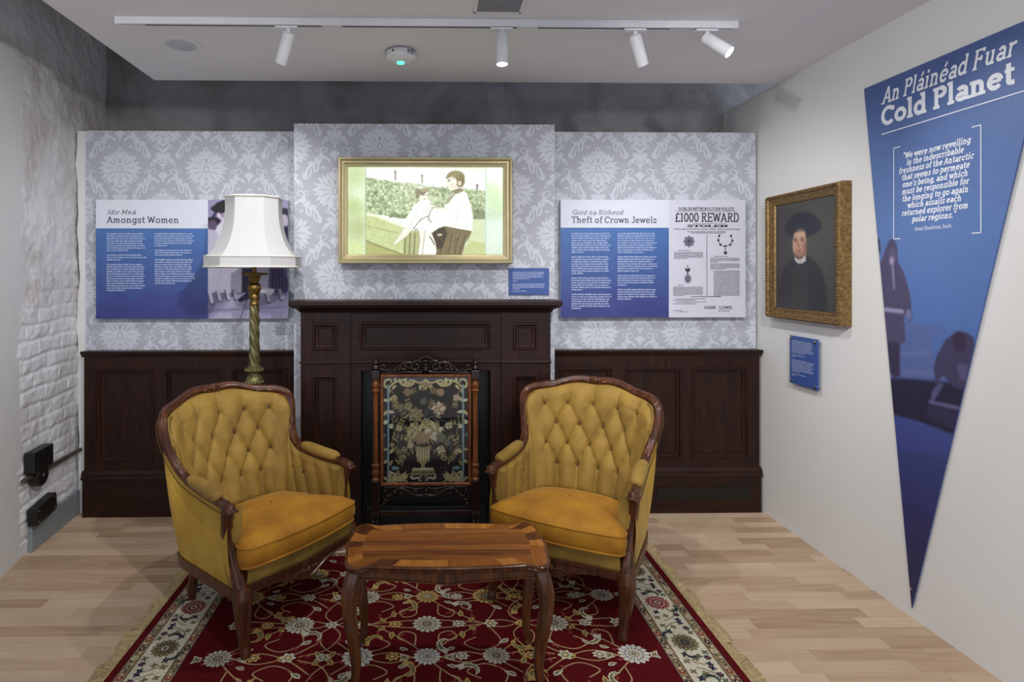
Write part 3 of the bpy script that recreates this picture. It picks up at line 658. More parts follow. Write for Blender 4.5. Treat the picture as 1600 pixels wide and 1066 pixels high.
# ------------------------------------------------------------------ wall graphics
def sign_fn(y): return lambda a, c: (a, y, c)
def lines_at(y0, y1, Yd): return at_y(0, y0, Yd)[2], at_y(0, y1, Yd)[2]
YB = 3.545
def gradient_field(name, x0, x1, z0, z1, y, parent, top, bot, shapes=()):
    w = 90; h = 70; r_ = Ras(w, h, top); r_.a = (1-r_.Y)[..., None]*np.array(top, float)+r_.Y[..., None]*np.array(bot, float)
    for pts, c, k in shapes: r_.poly(pts, c, k)
    r_.noise(1.5, 3)
    return r_.mesh(name, lambda u, v: st3(x0+(x1-x0)*u, y, z1+(z0-z1)*v), M['print'], parent)
def info_panel(label, px, head, title, sub_, subw, titw, cols, rows, gaps):
    xa, _, zt = at_y(px[0], px[2], YB); xb, _, zb = at_y(px[1], px[3], YB); xm, _, zm = at_y(px[4], px[5], YB)
    r = thing('information_panel', label, 'sign', ((xa+xb)/2, YB, zb))
    g = bpy.data.objects  # parts are placed in world space, then parented keeping their place
    parts = []
    b = MB(); b.box((xa, YB, zb), (xb, YB+.035, zt)); parts.append(b.build('board', M['paper'], None, bevel=.001))
    b = MB(); b.box((xa, YB-.001, zm), (xm, YB, zt)); parts.append(b.build('header', M['white'] if False else M['headpaper']))
    mt = [([(0, .86), (.2, .70), (.33, .80), (.5, .66), (.62, .74), (.8, .68), (1, .82), (1, 1), (0, 1)], (58, 62, 130), .55),
          ([(0, .9), (.25, .84), (.5, .95), (.75, .80), (1, .88), (1, 1), (0, 1)], (52, 56, 122), .5)]
    parts.append(gradient_field('blue_field', xa, xm, zb, zm, YB-.001, None, (70, 112, 174), (52, 64, 126), mt))
    f = sign_fn(YB-.0022)
    b = MB(); x, _, z = at_y(sub_[1], sub_[2], YB); text(b, sub_[0], f, x, z, .036*sub_[4], .10, .22, fit=at_y(sub_[3], 0, YB)[0]-x)
    x, _, z = at_y(title[1], title[2], YB); text(b, title[0], f, x, z, .040, .125, 0, fit=at_y(title[3], 0, YB)[0]-x); parts.append(b.build('lettering', M['ink'], fix=False))
    b = MB()
    for (cx0, cx1, cy, n, gp) in cols:
        x, _, z = at_y(cx0, cy, YB); x2 = at_y(cx1, cy, YB)[0]; body_text(b, f, x, z, x2-x, n, rows, gaps=gp)
    parts.append(b.build('body_text', M['body_ink'], fix=False))
    return r, parts, (xm, xb, zb, zt)
def adopt(r, parts):
    for p in parts:
        p.parent = r; p.matrix_parent_inverse = Matrix.LocRotScale(r.location, r.rotation_euler, None).inverted()
M['headpaper'] = plain('header_paper', (216, 219, 232), .6, var=.01)
r, parts, q = info_panel('blue and white panel headed Amongst Women, behind the lampshade, with old photograph', (150, 450, 312, 498, 325, 357),
    None, ('Amongst Women', 167, 348.5, 280), ('Idir Mná', 167, 335, 212, .78), 0, 0,
    [(167, 230, 366.5, 23, (8, 11)), (242, 306, 366.5, 20, (6, 9))], .01455, ())
def women_photo(q):
    A = Ras(200, 300, (176, 172, 194))
    A.poly([(0, .0), (1, 0), (1, .3), (0, .3)], (160, 158, 184)); A.line([(0, .22), (.2, .0)], .012, (90, 84, 110)); A.poly([(0, .66), (1, .62), (1, 1), (0, 1)], (140, 136, 164))
    A.poly([(0, 1), (.12, .86), (.45, .78), (1, .76), (1, 1)], (166, 164, 190))
    A.poly([(.05, 1), (.35, .80), (.6, .80), (.5, 1)], (186, 184, 206), .8); A.line([(.4, 1), (.52, .79)], .004, (120, 116, 144)); A.line([(0, .93), (1, .90)], .003, (128, 124, 150))
    for (x, c, w) in ((.10, (206, 204, 220), .15), (.30, (210, 208, 224), .13), (.52, (92, 86, 112), .10), (.70, (196, 194, 212), .13), (.88, (120, 116, 146), .13)):
        A.poly([(x-w, .78), (x+w, .78), (x+w*.8, .42), (x+w*.6, .2), (x-w*.6, .2), (x-w*.8, .42)], c)
    for x in (.80, .84, .88, .92, .96): A.line([(x, .45), (x+.01, .80)], .006, (84, 80, 110), .8)
    for x, y_, c_ in ((.03, .83, 206), (.13, .81, 196), (.24, .80, 210), (.33, .80, 190), (.74, .82, 206), (.90, .80, 186)): A.poly([(x-.03, y_-.05), (x+.015, y_-.05), (x+.04, y_+.02), (x+.03, y_+.045), (x-.005, y_+.04)], (c_, c_-2, c_+12)); A.line([(x-.03, y_-.04), (x+.0, y_+.045), (x+.035, y_+.045)], .004, (96, 90, 112))
    A.poly([(.37, .84), (.5, .77), (.52, .83), (.40, .86)], (70, 64, 88))
    A.poly([(.62, .73), (.84, .75), (.80, .80), (.66, .78)], (224, 222, 234))
    A.ell(.22, .12, .10, .06, (226, 222, 232)); A.ell(.19, .115, .055, .05, (198, 190, 204)); A.ell(.18, .075, .14, .035, (52, 46, 66)); A.ell(.18, .055, .09, .04, (46, 40, 58))
    A.ell(.17, .115, .02, .008, (110, 100, 120)); A.ell(.19, .135, .02, .006, (120, 108, 126))
    A.ell(.06, .185, .10, .04, (60, 54, 74)); A.ell(.06, .215, .06, .045, (120, 110, 132)); A.ell(.24, .27, .14, .10, (220, 218, 232)); A.ell(.05, .31, .08, .06, (200, 196, 214))
    A.ell(.95, .12, .08, .05, (70, 64, 90)); A.ell(.95, .17, .05, .05, (196, 188, 204)); A.poly([(.9, .24), (1, .22), (1, .4), (.92, .4)], (80, 76, 104)); A.ell(.55, .12, .08, .06, (60, 54, 74)); A.ell(.56, .17, .05, .05, (200, 192, 206))
    A.noise(4); A.blur(1); A.a = np.clip((A.a-150)*1.35+132, 20, 235)
    return A.mesh('photograph', lambda u, v: st3(q[0]+(q[1]-q[0])*u, YB-.001, q[3]+(q[2]-q[3])*v), M['print'])
parts.append(women_photo(q)); adopt(r, parts)
r, parts, q = info_panel('blue and white panel headed Theft of Crown Jewels, with reward poster', (876, 1165, 312, 496, 1045, 356),
    None, ('Theft of Crown Jewels', 893, 348.5, 1026), ('Goid na Rísheod', 893.5, 335.5, 973.5, .82), 0, 0,
    [(893, 956, 366, 30, (9, 17, 23)), (965, 1027, 366, 26, (9, 16, 21))], .01465, ())
def poster(q):
    x0, x1, zb, zt = q; f = sign_fn(YB-.0012); b = MB()
    def p(px, py): a = at_y(1040+px*130/729, 310+py*190/1066, YB); return a[0], a[2]
    def tx(s, xa, xb, yb, yt, w, sx=None, it=0):
        (X0, Z0), (X1, Z1) = p(xa, yb), p(xb, yt); text(b, s, f, X0, Z0, Z1-Z0, w, it, fit=X1-X0)
    def rule(xa, xb, y, t):
        (X0, Z0), (X1, _) = p(xa, y), p(xb, y); b.poly([f(X0, Z0-t), f(X1, Z0-t), f(X1, Z0+t), f(X0, Z0+t)])
    tx('DUBLIN METROPOLITAN POLICE.', 112, 608, 108, 80, .17); rule(84, 625, 114, .0008)
    tx('£1000 REWARD', 80, 645, 207, 128, .15); rule(230, 525, 221, .0009)
    tx('STOLEN', 188, 545, 252, 232, .24); tx('From a Safe in the Office of Arms, Dublin Castle, during the past', 76, 650, 276, 262, .14); tx('month, supposed by means of a false key', 190, 528, 297, 285, .14)
    rule(222, 520, 304, .0014); rule(222, 488, 862, .0018)
    (X0, Z0), (X1, Z1) = p(359, 315), p(363, 855); b.poly([f(X0, Z1), f(X1, Z1), f(X1, Z0), f(X0, Z0)])
    def blk(xa, xb, ya, n, pitch):
        (X0, Z0), (X1, _) = p(xa, ya), p(xb, ya); body_text(b, f, X0, Z0, X1-X0, n, pitch, just=True, xh=.5)
    blk(112, 290, 460, 1, .0075); blk(74, 330, 477, 6, .0075); blk(105, 290, 765, 1, .0075); blk(66, 328, 782, 8, .0075)
    blk(420, 625, 512, 1, .0075); blk(392, 650, 528, 4, .0078); blk(392, 650, 578, 5, .0078); blk(422, 650, 640, 22, .0076)
    blk(90, 650, 885, 1, .008); blk(66, 620, 897, 1, .008); blk(90, 650, 912, 1, .008); blk(66, 600, 928, 1, .008)
    tx('JOHN   LOWE,', 332, 592, 970, 945, .17); blk(462, 648, 990, 1, .010); blk(66, 270, 986, 1, .007); blk(110, 235, 998, 1, .007)
    # star, badge and collar engravings
    def star(px, py, r0, r1, n):
        X0, Z0 = p(px, py); pts = []
        for k in range(2*n): a = PI*k/n+PI/2; rr = r0 if k % 2 == 0 else r1; pts.append((X0+rr*cos(a), Z0+rr*sin(a)))
        return X0, Z0, pts
    X0, Z0, pts = star(205, 378, .040, .027, 8); b.poly([f(*u) for u in pts], 1)
    for rr, mi in ((.017, 0), (.013, 1), (.008, 0)): b.poly([(u[0], u[1]-.0002*(4-rr*100), u[2]) for u in [f(*w_) for w_ in disc(X0, Z0, rr, 14)]], mi)
    for k in range(16): a = PI*k/8; b.poly([f(X0+.019*cos(a), Z0+.019*sin(a)), f(X0+.033*cos(a+.07), Z0+.033*sin(a+.07)), f(X0+.033*cos(a-.07), Z0+.033*sin(a-.07))], 0)
    X0, Z0 = p(195, 706)
    for i, (rx, ry, mi) in enumerate(((.022, .028, 0), (.018, .024, 2), (.015, .020, 0), (.008, .011, 1))): b.poly([(u[0], u[1]-.0002*i, u[2]) for u in [f(*w_) for w_ in disc(X0, Z0, rx, 18, ry)]], mi)
    X0, Z0 = p(193, 625); b.poly([f(X0-.013, Z0-.012), f(X0+.013, Z0-.012), f(X0+.016, Z0+.012), f(X0, Z0+.005), f(X0-.016, Z0+.012)]); b.poly([f(X0-.002, Z0+.012), f(X0+.002, Z0+.012), f(X0+.002, Z0+.03), f(X0-.002, Z0+.03)])
    b.poly([f(X0-.004, Z0-.03), f(X0+.004, Z0-.03), f(X0+.004, Z0-.012), f(X0-.004, Z0-.012)])
    cpts = [(470, 328), (462, 368), (480, 406), (522, 420), (566, 406), (584, 372), (572, 328)]; cc = catmull(cpts, 3)
    for i, (u, v) in enumerate(cc): X0, Z0 = p(u, v); b.poly([f(*w_) for w_ in disc(X0, Z0, .0075 if i % 3 == 0 else .0035, 8)])
    for (u, v, rr) in ((522, 442, .005), (522, 458, .003), (524, 478, .011)): X0, Z0 = p(u, v); b.poly([f(*w_) for w_ in disc(X0, Z0, rr, 10)])
    return b.build('reward_poster', [M['inkb'], M['midink'], M['paper']], fix=False)
M['midink'] = plain('ink_grey', (120, 120, 144), .6)
parts.append(poster(q)); adopt(r, parts)

# small caption above the mantel shelf
x0, _, z1 = at_y(795, 419, 3.41); x1, _, z0 = at_y(858, 461, 3.41)
r = thing('caption_plate', 'small blue caption plate above the right end of the mantel shelf', 'sign', ((x0+x1)/2, 3.41, z0)); b = MB(); b.box((x0, 3.41, z0), (x1, 3.419, z1)); ps = [b.build('plate', M['bpanel'], bevel=.001)]
b = MB(); f = sign_fn(3.4094); z = body_text(b, f, x0+.024, z1-.028, .20, 5, .0095); z = body_text(b, f, x0+.024, z-.004, .12, 1, .0095); z = body_text(b, f, x0+.024, z-.010, .20, 4, .0095); body_text(b, f, x0+.024, z-.004, .13, 1, .0095)
ps.append(b.build('body_text', M['body_ink'], fix=False)); adopt(r, ps)

# ---- framed screen above the mantel
def screen_tv():
    y = 3.315; x0, _, z1 = at_y(528, 245, y); x1, _, z0 = at_y(801, 412, y)
    r = thing('framed_screen', 'lit screen in a stepped gold frame showing a child seated beside a man', 'screen', ((x0+x1)/2, 3.42, z0))
    k = .0
    R_ = [(x0, x1, z0, z1, .0+3.418), (x0, x1, z0, z1, y+.01), (x0+.004, x1-.004, z0+.004, z1-.004, y)]
    for d, yy in ((.012, y-.002), (.016, y+.002), (.022, y+.008), (.024, y+.004), (.032, y+.004), (.036, y+.012), (.042, y+.014), (.044, y+.010), (.050, y+.012), (.054, y+.030)):
        R_.append((x0+d, x1-d, z0+d, z1-d, yy))
    b = MB(); b.rings(R_, cap=False); fr = b.build('picture_frame', M['gold'], smooth=20)
    b = MB(); d = .05; b.box((x0+d, y+.031, z0+d), (x1-d, 3.418, z1-d)); bk = b.build('screen_case', M['black'])
    A = Ras(400, 226, (226, 238, 214)); d = .054
    # (u, v) in the crop frame of the lit picture: 175..1172 x 165..728
    def q(x, yy): return ((x-175)/997, (yy-165)/563)
    def Q(*p): return [q(*a) for a in p]
    A.poly(Q((175, 165), (290, 165), (290, 730), (175, 730)), (206, 222, 176)); A.poly(Q((1060, 165), (1180, 165), (1180, 730), (1060, 730)), (214, 232, 206))
    for (cx, cy, rx, ry, c, kk) in ((215, 240, 40, 60, (196, 214, 150), .7), (250, 340, 50, 60, (240, 250, 230), .6), (210, 420, 60, 50, (176, 196, 124), .7), (235, 560, 60, 60, (160, 168, 100), .5), (230, 690, 60, 40, (212, 222, 150), .8), (1110, 300, 60, 40, (196, 226, 170), .8), (1130, 380, 60, 60, (184, 220, 150), .7), (1110, 470, 60, 30, (178, 200, 160), .7), (1120, 590, 60, 90, (226, 240, 228), .8), (1110, 215, 50, 40, (244, 250, 246), .8)):
        u, v = q(cx, cy); A.ell(u, v, rx/997, ry/563, c, kk, 1.2)
    A.blur(8)
    IN = Q((290, 180), (1060, 180), (1060, 728), (290, 728)); A.poly(IN, (236, 244, 236))
    A.poly(Q((290, 180), (1060, 180), (1060, 300), (940, 310), (800, 285), (600, 262), (450, 258), (330, 240), (290, 235)), (244, 246, 244))
    hedge = Q((290, 232), (380, 245), (470, 258), (590, 268), (690, 290), (800, 300), (940, 305), (1060, 318), (1060, 500), (980, 500), (980, 490), (700, 480), (560, 500), (440, 480), (330, 466), (290, 466))
    A.poly(hedge, (168, 184, 140)); hm = ((A.Y > q(0, 235+0)[1]) & (A.Y < q(0, 500)[1]) & (A.X > q(290, 0)[0]) & (A.X < q(1060, 0)[0]) & (A.Y > (q(0, 232)[1]+(A.X-q(290, 0)[0])*.17))).astype(float)
    A.noise(46, 1, hm); A.noise(44, 3, hm); A.poly(Q((430, 470), (560, 466), (560, 488), (440, 490)), (108, 116, 80), .7); A.poly(Q((980, 440), (1060, 440), (1060, 500), (985, 500)), (110, 120, 84), .7)
    A.poly(Q((640, 350), (780, 360), (780, 390), (640, 385)), (214, 222, 190), .6)
    A.poly(Q((290, 462), (370, 470), (540, 545), (545, 728), (290, 728)), (196, 208, 146)); A.poly(Q((290, 462), (370, 470), (540, 540), (530, 556), (370, 490), (290, 474)), (236, 242, 216))
    gm = ((A.Y > q(0, 480)[1]) & (A.X > q(290, 0)[0]) & (A.X < q(540, 0)[0])).astype(float); A.noise(12, 2, gm)
    A.poly(Q((290, 640), (420, 690), (530, 728), (290, 728)), (176, 178, 112)); A.line(Q((290, 640), (520, 725)), .006, (120, 116, 66)); A.line(Q((300, 545), (500, 590)), .004, (150, 156, 100))
    A.poly(Q((530, 580), (630, 570), (640, 728), (530, 728)), (178, 184, 128)); 
    for x in (545, 575, 605): A.line(Q((x, 590), (x-6, 725)), .007, (104, 96, 56), .8)
    A.poly(Q((980, 500), (1060, 505), (1060, 728), (915, 728)), (210, 222, 178)); A.poly(Q((920, 690), (960, 640), (1060, 655), (1060, 728), (915, 728)), (196, 204, 140))
    for (x, ya, yb_) in ((480, 195, 245), (652, 220, 262), (1006, 282, 310)): A.line(Q((x, ya), (x, yb_)), .008, (96, 90, 66)); A.ell(*q(x, ya), .008, .014, (96, 90, 66))
    # man: shirt, trousers, head in profile looking at the child
    A.poly(Q((700, 600), (760, 556), (800, 545), (972, 575), (950, 625), (930, 650), (910, 728), (735, 728), (728, 690), (690, 640)), (120, 106, 68)); A.poly(Q((690, 610), (740, 570), (795, 545), (815, 600), (790, 660), (770, 700), (720, 660)), (66, 52, 30)); A.blur(1)
    tm = ((A.Y > q(0, 550)[1]) & (A.X > q(690, 0)[0]) & (A.X < q(965, 0)[0])).astype(float); A.noise(9, 2, tm)
    for (ua, va, ub, vb) in ((800, 600, 770, 720), (845, 600, 820, 724), (880, 620, 862, 724), (930, 610, 890, 724), (900, 590, 880, 640), (740, 600, 770, 640)): A.line(Q((ua, va), (ub, vb)), .004, (72, 58, 34), .8); A.line(Q((ua+12, va), (ub+12, vb)), .004, (150, 136, 98), .6)
    A.ell(*q(765, 600), .018, .014, (214, 206, 172), .8)
    A.poly(Q((795, 410), (815, 365), (840, 335), (900, 308), (940, 335), (962, 400), (978, 480), (975, 575), (900, 562), (830, 548), (785, 540), (768, 490), (730, 478), (684, 458), (690, 420), (740, 428), (788, 424)), (246, 248, 244))
    A.poly(Q((796, 405), (815, 365), (850, 332), (885, 318), (850, 360), (820, 400)), (150, 148, 112), .8)
    for p in (((800, 430), (840, 450), (900, 440)), ((790, 470), (850, 500), (930, 490)), ((860, 370), (880, 440), (870, 520)), ((930, 400), (945, 470), (940, 550)), ((820, 520), (880, 540), (950, 545))): A.line(Q(*p), .007, (222, 228, 216), .8)
    A.ell(*q(852, 262), .050, .096, (236, 232, 214)); A.ell(*q(868, 226), .058, .070, (150, 140, 92)); A.ell(*q(896, 252), .030, .075, (128, 118, 74)); A.ell(*q(836, 262), .040, .066, (240, 237, 224)); A.poly(Q((806, 262), (796, 278), (808, 284)), (240, 237, 224)); A.poly(Q((800, 240), (815, 212), (850, 200), (838, 224), (820, 240)), (140, 130, 84), .9); A.ell(*q(893, 268), .012, .028, (224, 210, 180))
    for k in range(9): A.line(Q((835+k*9, 205+abs(k-4)*2), (845+k*8, 240)), .0035, (186, 176, 124) if k % 2 else (108, 98, 60), .7)
    A.line(Q((818, 249), (834, 248)), .005, (84, 74, 48)); A.line(Q((818, 256), (830, 257)), .004, (120, 108, 78)); A.line(Q((806, 294), (822, 293)), .004, (150, 130, 98)); A.ell(*q(850, 285), .02, .03, (222, 214, 190), .6, .8)
    A.poly(Q((838, 318), (895, 298), (920, 318), (875, 338)), (120, 112, 78), .8)
    # child sitting on the post, bare legs hanging
    A.poly(Q((615, 400), (640, 378), (690, 372), (722, 402), (728, 440), (722, 500), (760, 545), (740, 570), (640, 574), (560, 574), (530, 545), (535, 510), (575, 455), (600, 415)), (243, 246, 240))
    for p in (((640, 400), (610, 470), (570, 540)), ((690, 400), (680, 470), (700, 550)), ((660, 450), (640, 520), (650, 565)), ((600, 480), (585, 540), (600, 570))): A.line(Q(*p), .005, (214, 220, 204), .9)
    A.poly(Q((535, 550), (592, 562), (560, 605), (520, 640), (480, 664), (462, 658), (500, 610)), (240, 237, 220)); A.line(Q((538, 556), (500, 612), (464, 657)), .003, (176, 180, 140)); A.line(Q((592, 564), (552, 612), (482, 664)), .003, (160, 156, 112))
    A.poly(Q((630, 572), (672, 570), (664, 640), (652, 728), (624, 728), (636, 640)), (240, 238, 222)); A.line(Q((630, 575), (636, 640), (624, 726)), .003, (140, 136, 94)); A.line(Q((672, 575), (662, 640), (652, 726)), .003, (140, 136, 94))
    A.poly(Q((672, 590), (716, 592), (735, 640), (747, 700), (738, 728), (684, 728), (680, 660)), (246, 244, 232)); A.line(Q((716, 594), (738, 650), (747, 705)), .004, (120, 106, 70)); A.line(Q((700, 610), (732, 662)), .006, (92, 76, 48))
    A.ell(*q(658, 346), .034, .062, (236, 231, 214)); A.ell(*q(642, 322), .036, .042, (116, 106, 68)); A.ell(*q(622, 350), .014, .034, (124, 114, 76)); A.ell(*q(668, 312), .028, .022, (146, 136, 90)); A.ell(*q(640, 296), .02, .018, (206, 214, 186)); A.line(Q((654, 346), (664, 345)), .0045, (92, 82, 54)); A.line(Q((676, 346), (684, 346)), .0045, (92, 82, 54)); A.line(Q((660, 372), (672, 372)), .004, (170, 136, 108))
    A.line(Q((690, 480), (640, 504), (600, 556), (612, 572), (625, 560)), .0045, (116, 122, 92)); A.line(Q((722, 425), (702, 455), (692, 500), (712, 520)), .0045, (120, 126, 96))
    A.poly(Q((700, 398), (745, 412), (792, 424), (784, 442), (740, 436), (708, 424)), (232, 228, 208)); A.line(Q((702, 400), (748, 414), (794, 425)), .0035, (150, 148, 112)); A.line(Q((710, 426), (800, 418)), .0035, (150, 150, 116))
    A.noise(7); A.noise(6, 2); A.line(Q((290, 180), (290, 728)), .004, (150, 170, 140)); A.line(Q((1060, 180), (1060, 728)), .005, (180, 206, 200))
    A.a = np.clip(A.a, 0, 255); A.blur(0)
    yy = y+.0295; im = A.mesh('lit_picture', lambda u, v: st3(x0+d+(x1-x0-2*d)*u, yy, z1-d-(z1-z0-2*d)*v), M['tv'])
    adopt(r, [fr, bk, im])
screen_tv()

# ------------------------------------------------------------------ right wall: portrait, caption, tall graphic
def portrait():
    XF = 2.05; ya, za1, za0 = 3.42, 1.965, 1.238; yc = 2.795
    r = thing('portrait_painting', 'dark oil portrait of a person in a flat hat, in carved gilt frame', 'painting', (XR, (ya+yc)/2, za0)); r.rotation_euler = (0, 0, R(-90))
    # local frame: x = right when facing the wall, y = into the wall, z up
    w = ya-yc; h = za1-za0; x0, x1 = -w/2, w/2; z0, z1 = 0, h; yF = XF-XR
    b = MB(); R_ = [(x0, x1, z0, z1, -.003), (x0, x1, z0, z1, yF+.02)]
    for d, yy in ((.004, yF+.006), (.012, yF), (.020, yF+.002), (.026, yF+.010), (.032, yF+.012), (.046, yF+.020), (.052, yF+.018), (.060, yF+.022), (.066, yF+.034)):
        R_.append((x0+d, x1-d, z0+d, z1-d, yy))
    b.rings(R_, cap=False); b.build('picture_frame', M['gilt'], r, smooth=20)
    # carved leaf-and-bead edging as real relief
    b = MB(); s = .0165
    def run(p0, p1, d):
        n = int(math.hypot(p1[0]-p0[0], p1[1]-p0[1])/s); dx, dz = (p1[0]-p0[0])/n, (p1[1]-p0[1])/n
        for i in range(n):
            c = (p0[0]+dx*(i+.5), yF+.001, p0[1]+dz*(i+.5)); hor = abs(dx) > abs(dz)
            b.ball(c, .0085, 6, 4, 0, (.95 if hor else .6, .9, .6 if hor else .95))
    d = .012; run((x0+d, z0+d), (x1-d, z0+d), d); run((x0+d, z1-d), (x1-d, z1-d), d); run((x0+d, z0+d), (x0+d, z1-d), d); run((x1-d, z0+d), (x1-d, z1-d), d)
    b.build('carved_edging', M['gilt'], r, smooth=60)['kind'] = 'stuff'
    A = Ras(200, 250, (62, 60, 58)); A.ell(.62, .42, .4, .38, (78, 76, 70), .8, 1.2); A.ell(.2, .3, .2, .3, (58, 56, 56), .7, 1.2); A.blur(6)
    A.poly([(.04, 1), (.06, .80), (.14, .62), (.30, .52), (.44, .49), (.60, .51), (.78, .62), (.86, .80), (.88, 1)], (44, 42, 44)); A.poly([(.3, 1), (.3, .62), (.44, .52), (.56, .6), (.55, 1)], (52, 50, 50), .8)
    A.poly([(.58, 1), (.6, .62), (.74, .64), (.82, .82), (.84, 1)], (36, 36, 44), .7); A.blur(2)
    A.ell(.47, .235, .30, .10, (34, 35, 46)); A.ell(.46, .20, .24, .10, (32, 33, 44)); A.ell(.50, .26, .27, .07, (36, 37, 48)); A.blur(1)
    A.poly([(.31, .36), (.34, .28), (.52, .28), (.545, .36), (.54, .45), (.50, .50), (.44, .52), (.37, .50), (.32, .45)], (188, 146, 122))
    A.ell(.44, .31, .08, .05, (206, 172, 146), .7, .8); A.ell(.36, .42, .05, .05, (198, 148, 126), .7, .8); A.ell(.52, .44, .03, .08, (140, 100, 84), .8, .8); A.ell(.43, .49, .09, .03, (150, 108, 92), .7, .8)
    A.blur(1)
    A.line([(.335, .345), (.385, .34)], .006, (104, 76, 60)); A.line([(.445, .34), (.50, .345)], .006, (104, 76, 60)); A.ell(.362, .362, .022, .008, (90, 66, 56)); A.ell(.472, .362, .022, .008, (90, 66, 56)); A.line([(.41, .35), (.40, .41), (.425, .418)], .006, (146, 98, 80)); A.line([(.37, .452), (.45, .452)], .006, (150, 84, 76))
    A.poly([(.34, .505), (.40, .53), (.46, .53), (.53, .495), (.54, .55), (.47, .575), (.41, .575), (.35, .545)], (190, 190, 184)); A.line([(.44, .535), (.45, .57)], .004, (140, 140, 136))
    A.noise(2.5, 2); A.blur(1)
    d = .062; A.mesh('painted_canvas', lambda u, v: st3(x0+d+(w-2*d)*u, yF+.030, z1-d-(h-2*d)*v), M['paint'], r)
    b = MB(); b.box((x0+.06, yF+.031, z0+.06), (x1-.06, -.004, z1-.06)); b.build('backing_board', M['black'], r)
portrait()
def wall_r(name, label, cat, y, z): r = thing(name, label, cat, (XR, y, z)); r.rotation_euler = (0, 0, R(-90)); return r
r = wall_r('caption_plate', 'small blue caption plate on steel studs below the gilt framed portrait', 'sign', 3.122, .875)
w = .235; h = .272; b = MB(); b.box((-w/2, -.028, 0), (w/2, -.020, h)); b.build('plate', M['bpanel'], r, bevel=.001)
b = MB(); f = sign_fn(-.0287); z = body_text(b, f, -w/2+.02, h-.030, .19, 8, .0092); z = body_text(b, f, -w/2+.02, z-.006, .13, 2, .0092); z = body_text(b, f, -w/2+.02, z-.010, .19, 8, .0092); body_text(b, f, -w/2+.02, z-.006, .12, 2, .0092)
b.build('body_text', M['body_ink'], r, fix=False)
for sx in (-1, 1):
    for zz in (.016, h-.016):
        b = MB(); b.lathe([(.007, -.001), (.007, .026), (.009, .028), (.009, .034), (.006, .036)], (sx*(w/2-.016), 0, zz), 12, 0, Matrix.Rotation(R(90), 3, 'X')); b.build('standoff_stud', M['steel'], r, smooth=40)

